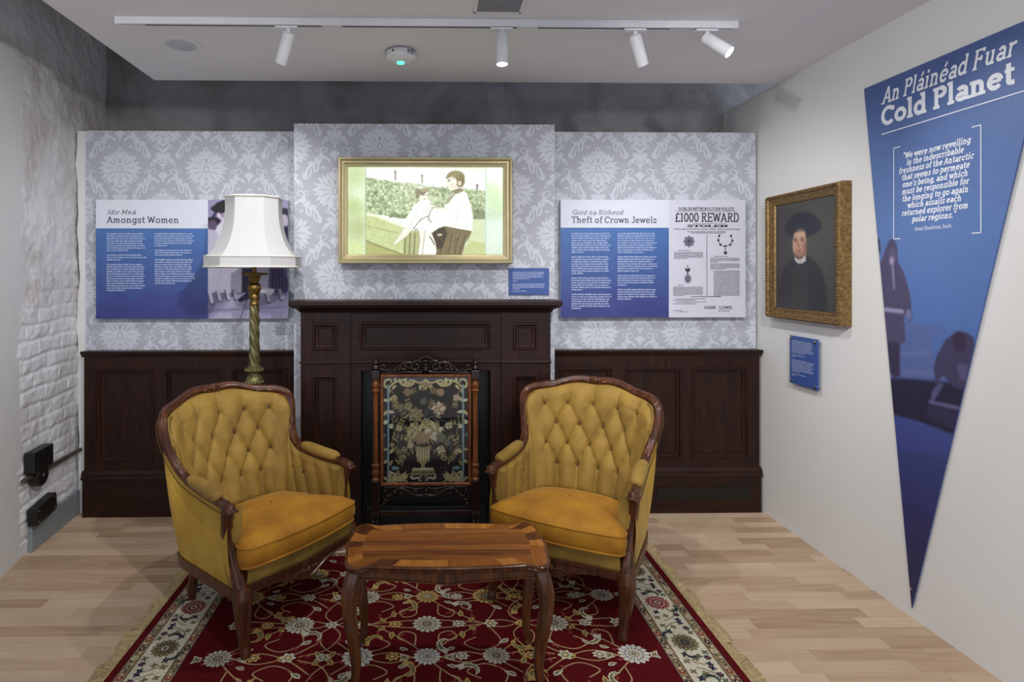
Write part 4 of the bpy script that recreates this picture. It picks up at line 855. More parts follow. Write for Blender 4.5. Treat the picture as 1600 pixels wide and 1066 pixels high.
def graphic():
    # tall tapering print on the right wall; local x runs towards the viewer, z up
    def q(px, py): p = at_x(px, py, XR-.012); return (-p[1], p[2])
    tl = q(1349.5, 143); tip = q(1424, 951); tr = q(1600, 211)
    sl = (tr[0]-tip[0])/(tr[1]-tip[1]); zt = 2.392; TRx = tip[0]+sl*(zt-tip[1]); tl = (tl[0], zt)
    r = thing('wall_graphic', 'tall tapering blue print headed Cold Planet on the right wall', 'sign', (XR, 0, 0)); r.rotation_euler = (0, 0, R(-90))
    b = MB(); b.prism([tl, tip, (TRx, zt)], lambda p, d: (p[0], d, p[1]), -.010, -.0065); b.build('board', M['bpanel'], r)
    gw, gh = TRx-tl[0], zt-tip[1]
    A = Ras(320, 760, (96, 122, 184)); Y3 = A.Y[..., None]
    stops = [(0, (72, 94, 148)), (.12, (88, 114, 168)), (.3, (92, 122, 178)), (.45, (84, 116, 178)), (.62, (72, 94, 156)), (.72, (56, 63, 118)), (.85, (50, 53, 104)), (1, (36, 36, 72))]
    for k in range(3): A.a[..., k] = np.interp(A.Y, [s[0] for s in stops], [s[1][k] for s in stops])
    def g(px, py): p = q(px, py); return ((p[0]-tl[0])/gw, (zt-p[1])/gh)
    def c1(*pp): return [g(1340+x*260/440, 350+y*630/1066) for x, y in pp]
    A.blur(2)
    A.poly(c1((40, 260), (140, 262), (232, 275), (228, 292), (192, 300), (196, 345), (230, 400), (240, 420), (60, 420)), (92, 100, 150), .55); A.line(c1((100, 345), (190, 342)), .003, (120, 126, 170), .6); A.line(c1((120, 390), (200, 396)), .004, (120, 126, 170), .5); A.blur(1)
    A.poly(c1((30, 412), (110, 408), (200, 415), (330, 430), (260, 560), (170, 525), (80, 500)), (40, 38, 62)); A.blur(1)
    A.poly(c1((30, 495), (95, 508), (170, 535), (255, 560), (240, 600), (60, 600)), (66, 74, 142), .7)
    A.poly(c1((74, 66), (84, 42), (96, 40), (104, 60), (106, 100), (122, 130), (138, 185), (144, 250), (136, 262), (122, 240), (126, 310), (112, 320), (112, 400), (98, 408), (76, 380), (66, 300), (60, 180), (58, 110)), (78, 72, 104)); A.poly(c1((80, 310), (110, 315), (110, 402), (96, 406), (80, 380)), (58, 52, 78))
    A.ell(*g(1340+92*.591, 350+84*.591), .022, .017, (96, 88, 118)); A.ell(*g(1340+90*.591, 350+98*.591), .016, .008, (158, 148, 176)); A.line(c1((62, 225), (118, 232)), .004, (150, 150, 186)); A.line(c1((92, 110), (96, 170)), .003, (130, 126, 160)); A.ell(*g(1340+134*.591, 350+240*.591), .018, .010, (116, 116, 160))
    A.poly(c1((44, 40), (58, 40), (60, 76), (46, 80)), (52, 48, 72))
    A.poly(c1((200, 380), (210, 345), (232, 305), (256, 288), (282, 286), (306, 300), (308, 340), (300, 400), (285, 440), (250, 430), (226, 400), (206, 420)), (66, 60, 92)); A.ell(*g(1340+268*.591, 350+312*.591), .035, .018, (54, 46, 70)); A.poly(c1((196, 440), (214, 420), (228, 424), (200, 470), (192, 470)), (84, 84, 124)); A.poly(c1((190, 470), (290, 492), (268, 550), (180, 510)), (52, 48, 76)); A.line(c1((190, 470), (290, 492)), .003, (100, 100, 140))
    A.poly(c1((262, 370), (292, 372), (284, 415), (268, 410)), (96, 92, 130), .7)
    A.blur(1); A.noise(2, 2); A.poly([(.3, .80), (.7, .83), (.7, 1), (.3, 1)], (40, 36, 78), .35, 6)
    def fn(u, v):
        z = zt-gh*v; xl = tl[0]+(tip[0]-tl[0])*v; xr_ = TRx+(tip[0]-TRx)*v; x = xl+(xr_-xl)*u; return st3(x, -.0105, z)
    # resample so that picture space maps straight on to the tapering sheet
    B = Ras(320, 760, (0, 0, 0)); v = B.Y; xl = (tip[0]-tl[0])*v/gw; xr_ = 1+((tip[0]-TRx)*v)/gw; U = xl+(xr_-xl)*B.X
    B.a = A.a[(np.clip(v*760, 0, 759)).astype(int), np.clip(U*320, 0, 319).astype(int)]
    B.mesh('printed_picture', fn, M['print'], r)
    f = sign_fn(-.0118); b = MB()
    def line(s, pxl, pyl, pxr, size, w, it):
        x, z = q(pxl, pyl); text(b, s, f, x, z, size, w, it, fit=q(pxr, 100)[0]-x)
    def cap(px, py0, py1): return q(px, py0)[1]-q(px, py1)[1]
    zc = q(1381, 197)[1]
    x0 = q(1377, 197)[0]; x1 = q(1587, 127)[0]
    text(b, 'Cold Planet', f, x0, zc, .088, .205, 0, fit=x1-x0)
    za = q(1380, 163)[1]; text(b, 'An Pláinéad Fuar', f, q(1378, 163)[0], za, .074, .155, .25, fit=q(1586, 90)[0]-q(1378, 163)[0])
    def seg(a, c, t):
        (xa, za_), (xb, zb_) = a, c
        if abs(xa-xb) > abs(za_-zb_): b.poly([f(xa, za_-t), f(xb, za_-t), f(xb, za_+t), f(xa, za_+t)])
        else: b.poly([f(xa-t, zb_), f(xa+t, zb_), f(xa+t, za_), f(xa-t, za_)])
    xe, ze = q(1600, 138); zl = q(1378, 210)[1]; seg((x0, zl), (xe+.12, zl), .0022)
    def qq(cx, cy): return q(1380+cx*170/954, 190+cy*190/1066)
    lx_, lt = qq(92, 238); lb = qq(92, 1035)[1]; rx_, rt = qq(856, 24); rb = qq(850, 968)[1]
    zt_, zb_ = (lt+rt)/2, (lb+rb)/2; sx = qq(150, 238)[0]-lx_
    seg((lx_, zt_), (lx_, zb_), .0020); seg((rx_, zt_), (rx_, zb_), .0020)
    for zz in (zt_, zb_): seg((lx_, zz), (lx_+sx, zz), .0020); seg((rx_-sx, zz), (rx_, zz), .0020)
    QL = ['“We were now revelling', 'in the indescribable', 'freshness of the Antarctic', 'that seems to permeate', "one's being, and which", 'must be responsible for', 'the longing to go again', 'which assails each', 'returned explorer from', 'polar regions.”']
    base = [((170, 325), (768, 190)), ((202, 388), (706, 268)), ((135, 462), (792, 322)), ((160, 518), (758, 398)), ((168, 580), (742, 474)), ((162, 644), (752, 540)), ((164, 704), (746, 616)), ((210, 760), (684, 688)), ((162, 826), (744, 755)), ((250, 886), (636, 838))]
    zz0 = (qq(*base[0][0])[1]+qq(*base[0][1])[1])/2; zz9 = (qq(*base[9][0])[1]+qq(*base[9][1])[1])/2
    for i, (s, (a, c)) in enumerate(zip(QL, base)):
        xa = qq(*a)[0]; xb = qq(*c)[0]; text(b, s, f, xa, zz0+(zz9-zz0)*i/9, .0265, .19, .2, fit=xb-xa)
    xa, za_ = qq(276, 956); xb = qq(604, 930)[0]; text(b, 'Ernest Shackleton, South.', f, xa, (za_+qq(604, 930)[1])/2, .0155, .13, .1, fit=xb-xa)
    b.build('lettering', M['white_ink'], r, fix=False)
    for (x, z) in ((tl[0]+.02, zt-.022), (tip[0]-.002, tip[1]+.085)):
        b = MB(); b.lathe([(.005, 0), (.005, .0012), (.002, .002)], (x, -.0105, z), 10, 0, Matrix.Rotation(R(90), 3, 'X')); b.build('fixing_screw', M['steel'], r, smooth=40)
graphic()

# ------------------------------------------------------------------ ceiling fittings
def lathe_obj(name, prof, c, mat, parent, seg=28, Mx=None, smooth=35):
    b = MB(); b.lathe(prof, c, seg, 0, Mx); return b.build(name, mat, parent, smooth=smooth)
ZC = 2.65
def track():
    y = 2.575; xa, xb = -1.385, 1.405
    r = thing('lighting_track', 'long white lighting track fixed under the white ceiling', 'lighting track', (0, y, ZC))
    cuts = [xa, -.43, .455, xb]
    for i in range(3):
        a, c = cuts[i], cuts[i+1]
        b = MB(); b.box((a, -.018, -.034), (c, -.006, -.001)); b.box((a, .006, -.034), (c, .018, -.001)); b.box((a, -.006, -.012), (c, .006, -.001)); b.build('rail_section', M['metal_white'], r, bevel=.0015)
        b = MB(); b.box((a+(.12 if i == 0 else .05), -.0065, -.0335), (c-(.30 if i == 2 else .05), .0065, -.026)); b.build('conductor_slot', M['dark'], r)
    for x in (-.43, .455):
        b = MB(); b.box((x-.045, -.0195, -.0355), (x+.045, .0195, -.0005)); b.build('joint_cover', M['metal_white'], r, bevel=.002)
    for x in (xa, xb):
        b = MB(); b.box((x-.008, -.019, -.035), (x+.008, .019, -.0005)); b.build('end_cap', M['metal_white'], r, bevel=.002)
track()
def spotlight(x, aim, label, power, ang, lit):
    r = thing('track_spotlight', label, 'spotlight', (x, 2.575, ZC-.036), 0, 'spotlights on the ceiling track')
    b = MB(); b.box((-.055, -.015, -.010), (.045, .015, 0)); b.build('track_adapter', M['metal_white'], r, bevel=.002)
    d = Vector(aim)-Vector((x, 2.575, ZC-.09)); d.normalize(); q = d.to_track_quat('-Z', 'Y').to_matrix()
    b = MB(); b.lathe([(.009, -.045), (.009, -.008)], (0, 0, 0), 12); b.build('stem', M['metal_white'], r, smooth=40)
    top = Vector((0, 0, -.042)); L = .125
    def pt(v): return v
    c = tuple(top)
    o = lathe_obj('lamp_body', [(.004, .018), (.022, .016), (.0275, .008), (.0275, -L+.018), (.0275, -L), (.0245, -L), (.0235, -L+.009), (.0, -L+.009)], c, M['metal_white'], r, 28, q)
    b = MB(); b.lathe([(.0, -L+.005), (.0234, -L+.005), (.0234, -L+.003), (.0, -L+.003)], c, 24, 0, q); b.build('lens', M['lens'], o, smooth=40)
    loc = Vector((x, 2.575, ZC-.036))+top+d*(L+.02)
    spot(tuple(loc), tuple(loc+d), power, ang, 1.0, size=.022)
spotlight(at_y(450, 0, 2.575)[0], (-1.35, 3.45, 1.05), 'white track spotlight turned to the left panel, leftmost on the track', 30, 116, 0)
spotlight(at_y(785, 0, 2.575)[0], (at_y(785, 0, 2.575)[0]-.04, 2.45, .45), 'white track spotlight with glowing lens, hanging straight down', 40, 125, 1)
spotlight(at_y(993, 0, 2.575)[0], (1.75, 3.4, 1.05), 'white track spotlight turned to the reward poster, lens hidden', 27, 116, 0)
spotlight(at_y(1105, 0, 2.575)[0], (2.1, 1.9, 1.6), 'white track spotlight with glowing lens, tilted to the right wall', 18, 76, 1)

r = thing('smoke_detector', 'round white smoke detector with green light on the ceiling', 'smoke detector', (-.137, 2.945, ZC))
lathe_obj('base_plate', [(.079, 0), (.079, -.006), (.074, -.008)], (0, 0, 0), M['grey'], r)
hd = lathe_obj('housing', [(.076, -.006), (.076, -.040), (.070, -.046), (.045, -.056), (.030, -.058), (.0, -.058)], (0, 0, 0), M['plastic'], r, 36)
lathe_obj('indicator_light', [(.020, -.056), (.018, -.064), (.010, -.067), (.0, -.0675)], (0, -.004, 0), M['led'], r, 18)
b = MB()
def onrim(a0, a1, z0, z1, mi):
    n = 6; b.quad_grid([[(.0764*sin(a0+(a1-a0)*k/n), -.0764*cos(a0+(a1-a0)*k/n), z) for k in range(n+1)] for z in (z0, z1)], mi)
onrim(R(28), R(66), -.034, -.010, 0); b.build('rating_label', [M['paper']], hd, fix=False); b = MB(); onrim(R(40), R(64), -.019, -.012, 1); onrim(R(30), R(37), -.020, -.012, 1); onrim(R(30), R(36), -.031, -.024, 1); onrim(R(42), R(62), -.031, -.027, 1); onrim(R(-32), R(-24), -.024, -.014, 1)
b.v = [(v[0]*1.003, v[1]*1.003, v[2]) for v in b.v]; b.build('label_marks', [M['paper'], M['inkb']], hd, fix=False)['kind'] = 'stuff'
r = thing('ceiling_speaker', 'flush round white loudspeaker in the ceiling, left of the smoke detector', 'loudspeaker', (-1.232, 2.875, ZC))
lathe_obj('trim_ring', [(.100, 0), (.099, -.004), (.084, -.008), (.078, -.006)], (0, 0, 0), M['plastic'], r, 40)
lathe_obj('speaker_grille', [(.078, -.005), (.05, -.009), (.0, -.010)], (0, 0, 0), plain('grille_grey', (196, 197, 204), .6), r, 40)
r = thing('ceiling_vent', 'square slatted ventilation grille in the ceiling, cut by the top edge', 'vent', (.308, 2.39, ZC))
b = MB(); w = .105
for (a, c) in (((-w, -w, -.006), (w, -w+.012, 0)), ((-w, w-.012, -.006), (w, w, 0)), ((-w, -w, -.006), (-w+.012, w, 0)), ((w-.012, -w, -.006), (w, w, 0))): b.box(a, c)
b.build('vent_frame', M['plastic'], r, bevel=.001)
b = MB(); b.box((-w+.01, -w+.01, -.002), (w-.01, w-.01, -.0005)); b.build('backing', M['dark'], r)
b = MB()
for k in range(13): yy = -w+.018+k*(2*w-.036)/12; b.box((-w+.012, yy-.0045, -.0055), (w-.012, yy+.0045, -.0035))
for k in range(5): xx = -w+.03+k*(2*w-.06)/4; b.box((xx-.001, -w+.012, -.0055), (xx+.001, w-.012, -.0035))
b.build('slats', plain('slat_grey', (150, 152, 158), .5), r)

# ------------------------------------------------------------------ old electrical fittings on the brick wall
def lw(y, z, off=0): return (-2.165-.1*(y-3.2)+off, y, z)
ang = math.atan2(.1, 1)
def onleft(name, label, cat, y, z, off=.012):
    r = thing(name, label, cat, lw(y, z, off)); r.rotation_euler = (0, 0, R(90)+ang); return r   # local x into the picture, -y out of the wall
def pl_(px, py, X=-2.13): p = at_x(px, py, X); return p[1], p[2]
y1, z1 = pl_(58, 716); y2, z2 = pl_(58, 738); y3, z3 = pl_(63, 793)
r = onleft('socket_box', 'black switch box with round junction below it on the brick wall', 'electrical box', y1, z1-.06)
b = MB(); b.box((-.095, -.055, 0), (.09, 0, .115)); bx = b.build('box', M['dark'], r, bevel=.006)
for (x, z) in ((-.05, .03), (.0, .035), (.05, .04), (-.045, .075), (.01, .08), (.06, .085)):
    b = MB(); b.lathe([(.009, 0), (.009, .006), (.005, .008)], (x, -.055, z), 10, 0, Matrix.Rotation(R(90), 3, 'X')); b.build('terminal', M['black'], bx, smooth=40)
b = MB(); b.lathe([(.058, 0), (.058, .042), (.050, .050), (.016, .052), (.012, .060), (0, .060)], (.0, 0, -.035), 22, 0, Matrix.Rotation(R(90), 3, 'X')); b.build('round_junction', M['dark'], r, smooth=40)
r = onleft('socket_box', 'black metal box fixed low on the brick wall just above the grey skirting', 'electrical box', y3, z3-.055, .02)
b = MB(); b.box((-.10, -.05, 0), (.10, 0, .095)); bx = b.build('box', M['dark'], r, bevel=.005); bx.rotation_euler = (0, R(-6), 0)
for x in (-.08, .08):
    for z in (.018, .078):
        b = MB(); b.lathe([(.006, 0), (.006, .004), (.002, .005)], (x, -.05, z), 8, 0, Matrix.Rotation(R(90), 3, 'X')); b.build('cover_screw', M['steel'], bx, smooth=40)
pa = pl_(36, 750); pb = pl_(126, 707)
def pipe(ya, yb, label):
    zf = lambda y: pa[1]+(pb[1]-pa[1])*(y-pa[0])/(pb[0]-pa[0])
    b = MB(); b.tube([lw(ya, zf(ya), .035), lw((ya+yb)/2, zf((ya+yb)/2), .034), lw(yb, zf(yb), .034)], .0125, 12)
    tag(b.build('conduit_pipe', M['pipe'], smooth=50), label, 'pipe')
pipe(pa[0]-.03, y1-.062, 'short stub of grey conduit left of the round junction on the brick wall')
pipe(y1+.062, 3.598, 'long thin grey conduit running right from the round junction to the panelling')

# ------------------------------------------------------------------ rug
def rug():
    X1 = 1.183; Y0, Y1 = 1.585, 3.255; T = .010; r = thing('rug', 'red patterned rug with cream floral border and fringed ends', 'rug', (0, 2.42, 0))
    cols = {'red': (88, 11, 16), 'dark': (60, 9, 15), 'cream': (206, 200, 178), 'beige': (178, 150, 108), 'gold': (196, 164, 96), 'navy': (48, 44, 66), 'olive': (120, 112, 78), 'white': (214, 212, 204), 'tan': (150, 128, 92), 'rose': (150, 70, 66), 'grn': (96, 104, 84)}
    names = list(cols); ix = {n: i for i, n in enumerate(names)}
    mats = []
    for n in names:
        m_ = NT('rug_'+n); c = lin(cols[n]); nz = m_.N('ShaderNodeTexNoise', i_Scale=160., i_Detail=2.); m_.L(m_.coords(), nz.inputs['Vector'])
        m_.L(m_.ramp(nz.outputs['Fac'], [(.3, tuple(q*.78 for q in c)), (.7, tuple(min(1, q*1.15) for q in c))]), m_.p.inputs['Base Color']); m_.P(Roughness=.95, Specular_IOR_Level=.15); m_.bump(nz.outputs['Fac'], .3, .003); mats.append(m_.mat)
    b = MB(); hx = X1; y0, y1 = Y0-2.42, Y1-2.42
    b.box((-hx, y0, 0), (hx, y1, T), ix['red'])
    lay = [T]
    def up(): lay[0] += .00012
    def P(pts, c, z=None):
        zz = (lay[0] if z is None else z)+random.uniform(0, 7e-5); b.poly([(x, y, zz) for x, y in pts], ix[c])
    def rect(m0, m1, c):   # border band between insets m0 and m1
        z = lay[0]
        for (a, d, e, f) in ((-hx+m0, y0+m0, hx-m0, y0+m1), (-hx+m0, y1-m1, hx-m0, y1-m0), (-hx+m0, y0+m1, -hx+m1, y1-m1), (hx-m1, y0+m1, hx-m0, y1-m1)):
            b.poly([(a, d, z), (e, d, z), (e, f, z), (a, f, z)], ix[c])
    up(); rect(.030, .070, 'tan'); rect(.070, .212, 'cream'); rect(.212, .246, 'tan')
    up(); rect(.0295, .033, 'navy'); rect(.067, .0705, 'navy'); rect(.0715, .074, 'beige'); rect(.208, .2105, 'beige'); rect(.2105, .214, 'navy'); rect(.244, .2475, 'navy')
    def flower(x, y, rad, a0=0, petals=9, pal=('cream', 'navy', 'gold', 'navy', 'cream'), sq=1.):
        z0 = lay[0]
        def pts(rr, n, wob, ph=0):
            return [(x+rr*(1+wob*cos(n*t))*cos(t+a0), y+sq*rr*(1+wob*cos(n*t))*sin(t+a0)) for t in [2*PI*k/(n*6)+ph for k in range(n*6)]]
        if rad < .03:
            P(pts(rad, petals, .2), pal[0], z0+.0002); P(pts(rad*.56, petals, .14), pal[1], z0+.0004); P(pts(rad*.40, petals, .14), pal[2], z0+.0005); P(pts(rad*.20, 5, .1), pal[4], z0+.0007); return
        n2 = petals+4
        P(pts(rad, n2, .09), pal[0], z0+.0002)
        for k in range(n2):
            t = 2*PI*(k+.5)/n2+a0; P(leaf(x+rad*.60*cos(t), y+sq*rad*.60*sin(t), t, rad*.36, rad*.035), pal[1], z0+.0003)
            t = 2*PI*k/n2+a0; P(disc(x+rad*.82*cos(t), y+sq*rad*.82*sin(t), rad*.045, 6), pal[2], z0+.0003)
        P(pts(rad*.64, n2, .05), 'dark' if pal[0] != 'rose' else 'cream', z0+.0004); P(pts(rad*.58, n2, .12), pal[0], z0+.00045)
        for k in range(n2): t = 2*PI*(k+.5)/n2+a0; P(leaf(x+rad*.22*cos(t), y+sq*rad*.22*sin(t), t, rad*.32, rad*.03), pal[1], z0+.0005)
        P(pts(rad*.34, 8, .12), pal[1], z0+.00055); P(pts(rad*.28, 8, .12), pal[2], z0+.0006); P(pts(rad*.17, 6, .12), pal[3], z0+.00065); P(pts(rad*.09, 5, .1), pal[4], z0+.0007)
    def vine(pts, c='beige', w=.0028): P(ribbon(catmull(pts, 6), w, w), c, lay[0]+.0001)
    def lf(x, y, a, l, w, c, bend=.6, inner=None):
        P(leaf(x, y, a, l, w, bend), c, lay[0]+.0002)
        if inner: P(leaf(x+l*.12*cos(a), y+l*.12*sin(a), a, l*.72, w*.45, bend), inner, lay[0]+.0003)
    def curl(x, y, s, a, c='cream', inner='olive'):
        # curled saz leaf
        pp = [(x+s*(t*1.0)*cos(a+1.6*t*t), y+s*(t*1.0)*sin(a+1.6*t*t)) for t in np.linspace(0, 1, 9)]
        L_ = ribbon(pp, s*.02, s*.20); P(L_, c, lay[0]+.0002); P(ribbon(pp[1:-1], s*.008, s*.10), inner, lay[0]+.0003)
        for k in range(2, 9):
            q = pp[k]; an = a+1.6*(k/8)**2*1.6+PI/2; P(disc(q[0]+s*.16*(k/8)*cos(an-PI), q[1]+s*.16*(k/8)*sin(an-PI), s*.075, 7), c, lay[0]+.0002)
    # ---- field: vines and palmettes, mirrored about both axes of the rug
    fx, fy = hx-.247, min(-y0, y1)-.247
    fld = (-fx, fx, y0+.248, y1-.248)
    def inside(x, y, m=.03): return fld[0]+m < x < fld[1]-m and fld[2]+m < y < fld[3]-m
    up()
    def spiral(cx, cy, r0, a0, turns, sg): return [(cx+r0*(1-.8*k/14)*cos(a0+sg*turns*2*PI*k/14), cy+r0*(1-.8*k/14)*sin(a0+sg*turns*2*PI*k/14)) for k in range(15)]
    for ox in (0, .80, -.80):
        for oy in (0, .42, -.42):
            for sx in (1, -1):
                for sy in (1, -1):
                    def mv(pts): return [(ox+sx*x, oy+sy*y) for x, y in pts]
                    for pts in ([(0, .20), (.10, .10), (.24, .0), (.34, -.02), (.44, .06), (.40, .16), (.30, .20)], [(.0, .03), (.12, .02), (.26, .0)], [(.02, .19), (.14, .24), (.26, .20), (.36, .12)], [(.26, .02), (.30, .12), (.22, .17), (.15, .13), (.20, .09)], [(.05, .14), (.05, .07), (.10, .05), (.12, .09), (.09, .11)]):
                        q = mv(pts)
                        if all(inside(*p_) for p_ in q): vine(q)
                    if (ox, oy) == (0, 0) or True:
                        for (x, y, a, l, w) in ((.14, .05, 1.1, .05, .012), (.33, .10, 2.2, .05, .012), (.07, .20, .4, .05, .012), (.22, .21, -.5, .045, .011), (.36, .17, .8, .05, .012), (.18, -.015, -1.2, .04, .010), (.11, .15, 2.4, .04, .010)):
                            p_ = (ox+sx*x, oy+sy*y); aa = math.atan2(sy*sin(a), sx*cos(a))
                            if inside(*p_, .06): lf(p_[0], p_[1], aa, l, w, 'cream' if int(x*100) % 2 else 'gold', .7*sx*sy, 'olive')
                        for (x, y) in ((.20, .06), (.28, .15), (.05, .24), (.44, .10), (.10, .0+.075), (.33, .19)):
                            p_ = (ox+sx*x, oy+sy*y)
                            if inside(*p_, .04): lf(p_[0], p_[1], .4+x*9, .022, .004, 'rose', .2); lf(p_[0], p_[1], 2.2+x*9, .02, .004, 'rose', .2)
    up()
    spots_ = []
    for i in range(-4, 5):
        for j in range(-3, 4):
            x, y = i*.27, j*.205
            if not inside(x, y, .05): continue
            k = (i+j) % 2
            if k == 0 or i == 0: spots_.append((x, y))
            else:
                for (dx, dy) in ((.0, .0),): flower(x, y, .026, 0, 6, ('cream', 'olive', 'gold', 'navy', 'white'))
    for n_, (x, y) in enumerate(spots_):
        pal = [('cream', 'navy', 'beige', 'navy', 'white'), ('gold', 'navy', 'cream', 'navy', 'cream'), ('white', 'olive', 'cream', 'navy', 'gold')][n_ % 3]; flower(x, y, .050+.008*(n_ % 2), .2*n_, 11, pal, .92)
    for (i, j) in [(i, j) for i in range(-8, 9) for j in range(-6, 7) if (i+j) % 2 and i % 2]:
        x, y = i*.135, j*.1025
        if inside(x, y, .06): flower(x, y, .020 if j % 2 else .026, 0, 5 if j % 2 else 7, ('cream', 'dark', 'cream', 'navy', 'white') if i % 4 == 1 else ('gold', 'dark', 'gold', 'navy', 'cream'), .8)
    for (i, j, a) in [(i, j, (i*7+j*3) % 6) for i in range(-4, 5) for j in range(-3, 4)]:
        x, y = i*.27+.09*(1 if j % 2 else -1), j*.205+.10
        if inside(x, y, .08): curl(x, y, .075, a, 'cream' if (i+j) % 2 else 'gold', 'olive')
    # ---- borders
    def border_run(pfn, length, m):
        n = round(length/.30)
        for k in range(n):
            s0 = (k+.5)*length/n; st = length/n
            q = pfn(s0, .141)
            flower(q[0], q[1], .050, .3, 10, ('rose' if k % 2 else 'olive', 'navy', 'cream', 'rose' if k % 2 else 'olive', 'navy'), 1.)
            for sg in (-1, 1):
                c = [pfn(s0+sg*st*.18, .12 if (k % 2) else .165), pfn(s0+sg*st*.30, .10 if (k % 2) else .185), pfn(s0+sg*st*.42, .13 if (k % 2) else .155), pfn(s0+sg*st*.48, .165 if (k % 2) else .12)]
                P(ribbon(catmull(c, 5), .0022, .0022), 'olive', lay[0]+.0001)
                a = math.atan2(c[1][1]-c[0][1], c[1][0]-c[0][0]); curl(c[0][0], c[0][1], .055, a, 'grn', 'navy')
                for (ds, mm, cc) in ((.26, .175, 'navy'), (.33, .095, 'rose'), (.40, .185, 'olive'), (.22, .09, 'grn'), (.46, .105, 'navy'), (.36, .145, 'olive')):
                    p_ = pfn(s0+sg*st*ds, mm)
                    if cc == 'rose': flower(p_[0], p_[1], .013, 0, 6, ('navy', 'navy', 'rose', 'cream', 'rose'))
                    else:
                        for d_ in range(4): lf(p_[0], p_[1], d_*1.6+ds*9, .017, .005, cc, .3)
        for band in (.050, .229):
            n2 = round(length/.055)
            for k in range(n2):
                p_ = pfn((k+.5)*length/n2, band); cc = ('navy', 'rose', 'grn', 'cream')[k % 4]; flower(p_[0], p_[1], .0125, k, 5, (cc, 'navy', 'gold', 'rose', 'cream'))
                p2 = pfn((k+1)*length/n2, band)
                if k < n2-1: lf(p2[0], p2[1]-.004, 1.2*k, .016, .004, 'cream'); lf(p2[0], p2[1], 1.2*k+2.5, .016, .004, 'navy')
    up(); ly = y1-y0
    border_run(lambda s, m_: (-hx+m_, y0+s), ly, 0); border_run(lambda s, m_: (hx-m_, y0+s), ly, 0)
    border_run(lambda s, m_: (-hx+.212+s, y0+m_), 2*hx-.424, 0); border_run(lambda s, m_: (-hx+.212+s, y1-m_), 2*hx-.424, 0)
    b.build('woven_field', mats, r, fix=False)
    fm = plain('fringe_yarn', (176, 156, 114), .9, var=.22, nscale=60)
    for sg in (-1, 1):
        b = MB(); b.box((sg*hx-.004, y0, .0005) if sg > 0 else (-hx-.012, y0, .0005), (hx+.012, y1, .0085) if sg > 0 else (-hx+.004, y1, .0085))
        n = 190
        for k in range(n):
            yy = y0+(k+.5)*(y1-y0)/n; lean = sin(k*.41)*.010+sin(k*.13)*.012+random.uniform(-.004, .004); ln0 = .060+.010*sin(k*.23)
            b.ball((sg*(hx+.016), yy, .006), .0035, 6, 4)
            for q_ in (-1, 0, 1):
                dy = q_*.0042+random.uniform(-.002, .002); ln = ln0+random.uniform(-.010, .006)
                path = [(sg*(hx+.010), yy, .006), (sg*(hx+ln*.45), yy+dy*.6+lean*.3, .0055+random.uniform(0, .002)), (sg*(hx+ln*.78), yy+dy*1.2+lean*.8, .004+random.uniform(0, .002)), (sg*(hx+ln), yy+dy*1.8+lean*1.3, .0025)]
                b.tube(path, [.0022, .0021, .0018, .0010], 4)
        b.build('fringe', fm, r, smooth=60)
rug()

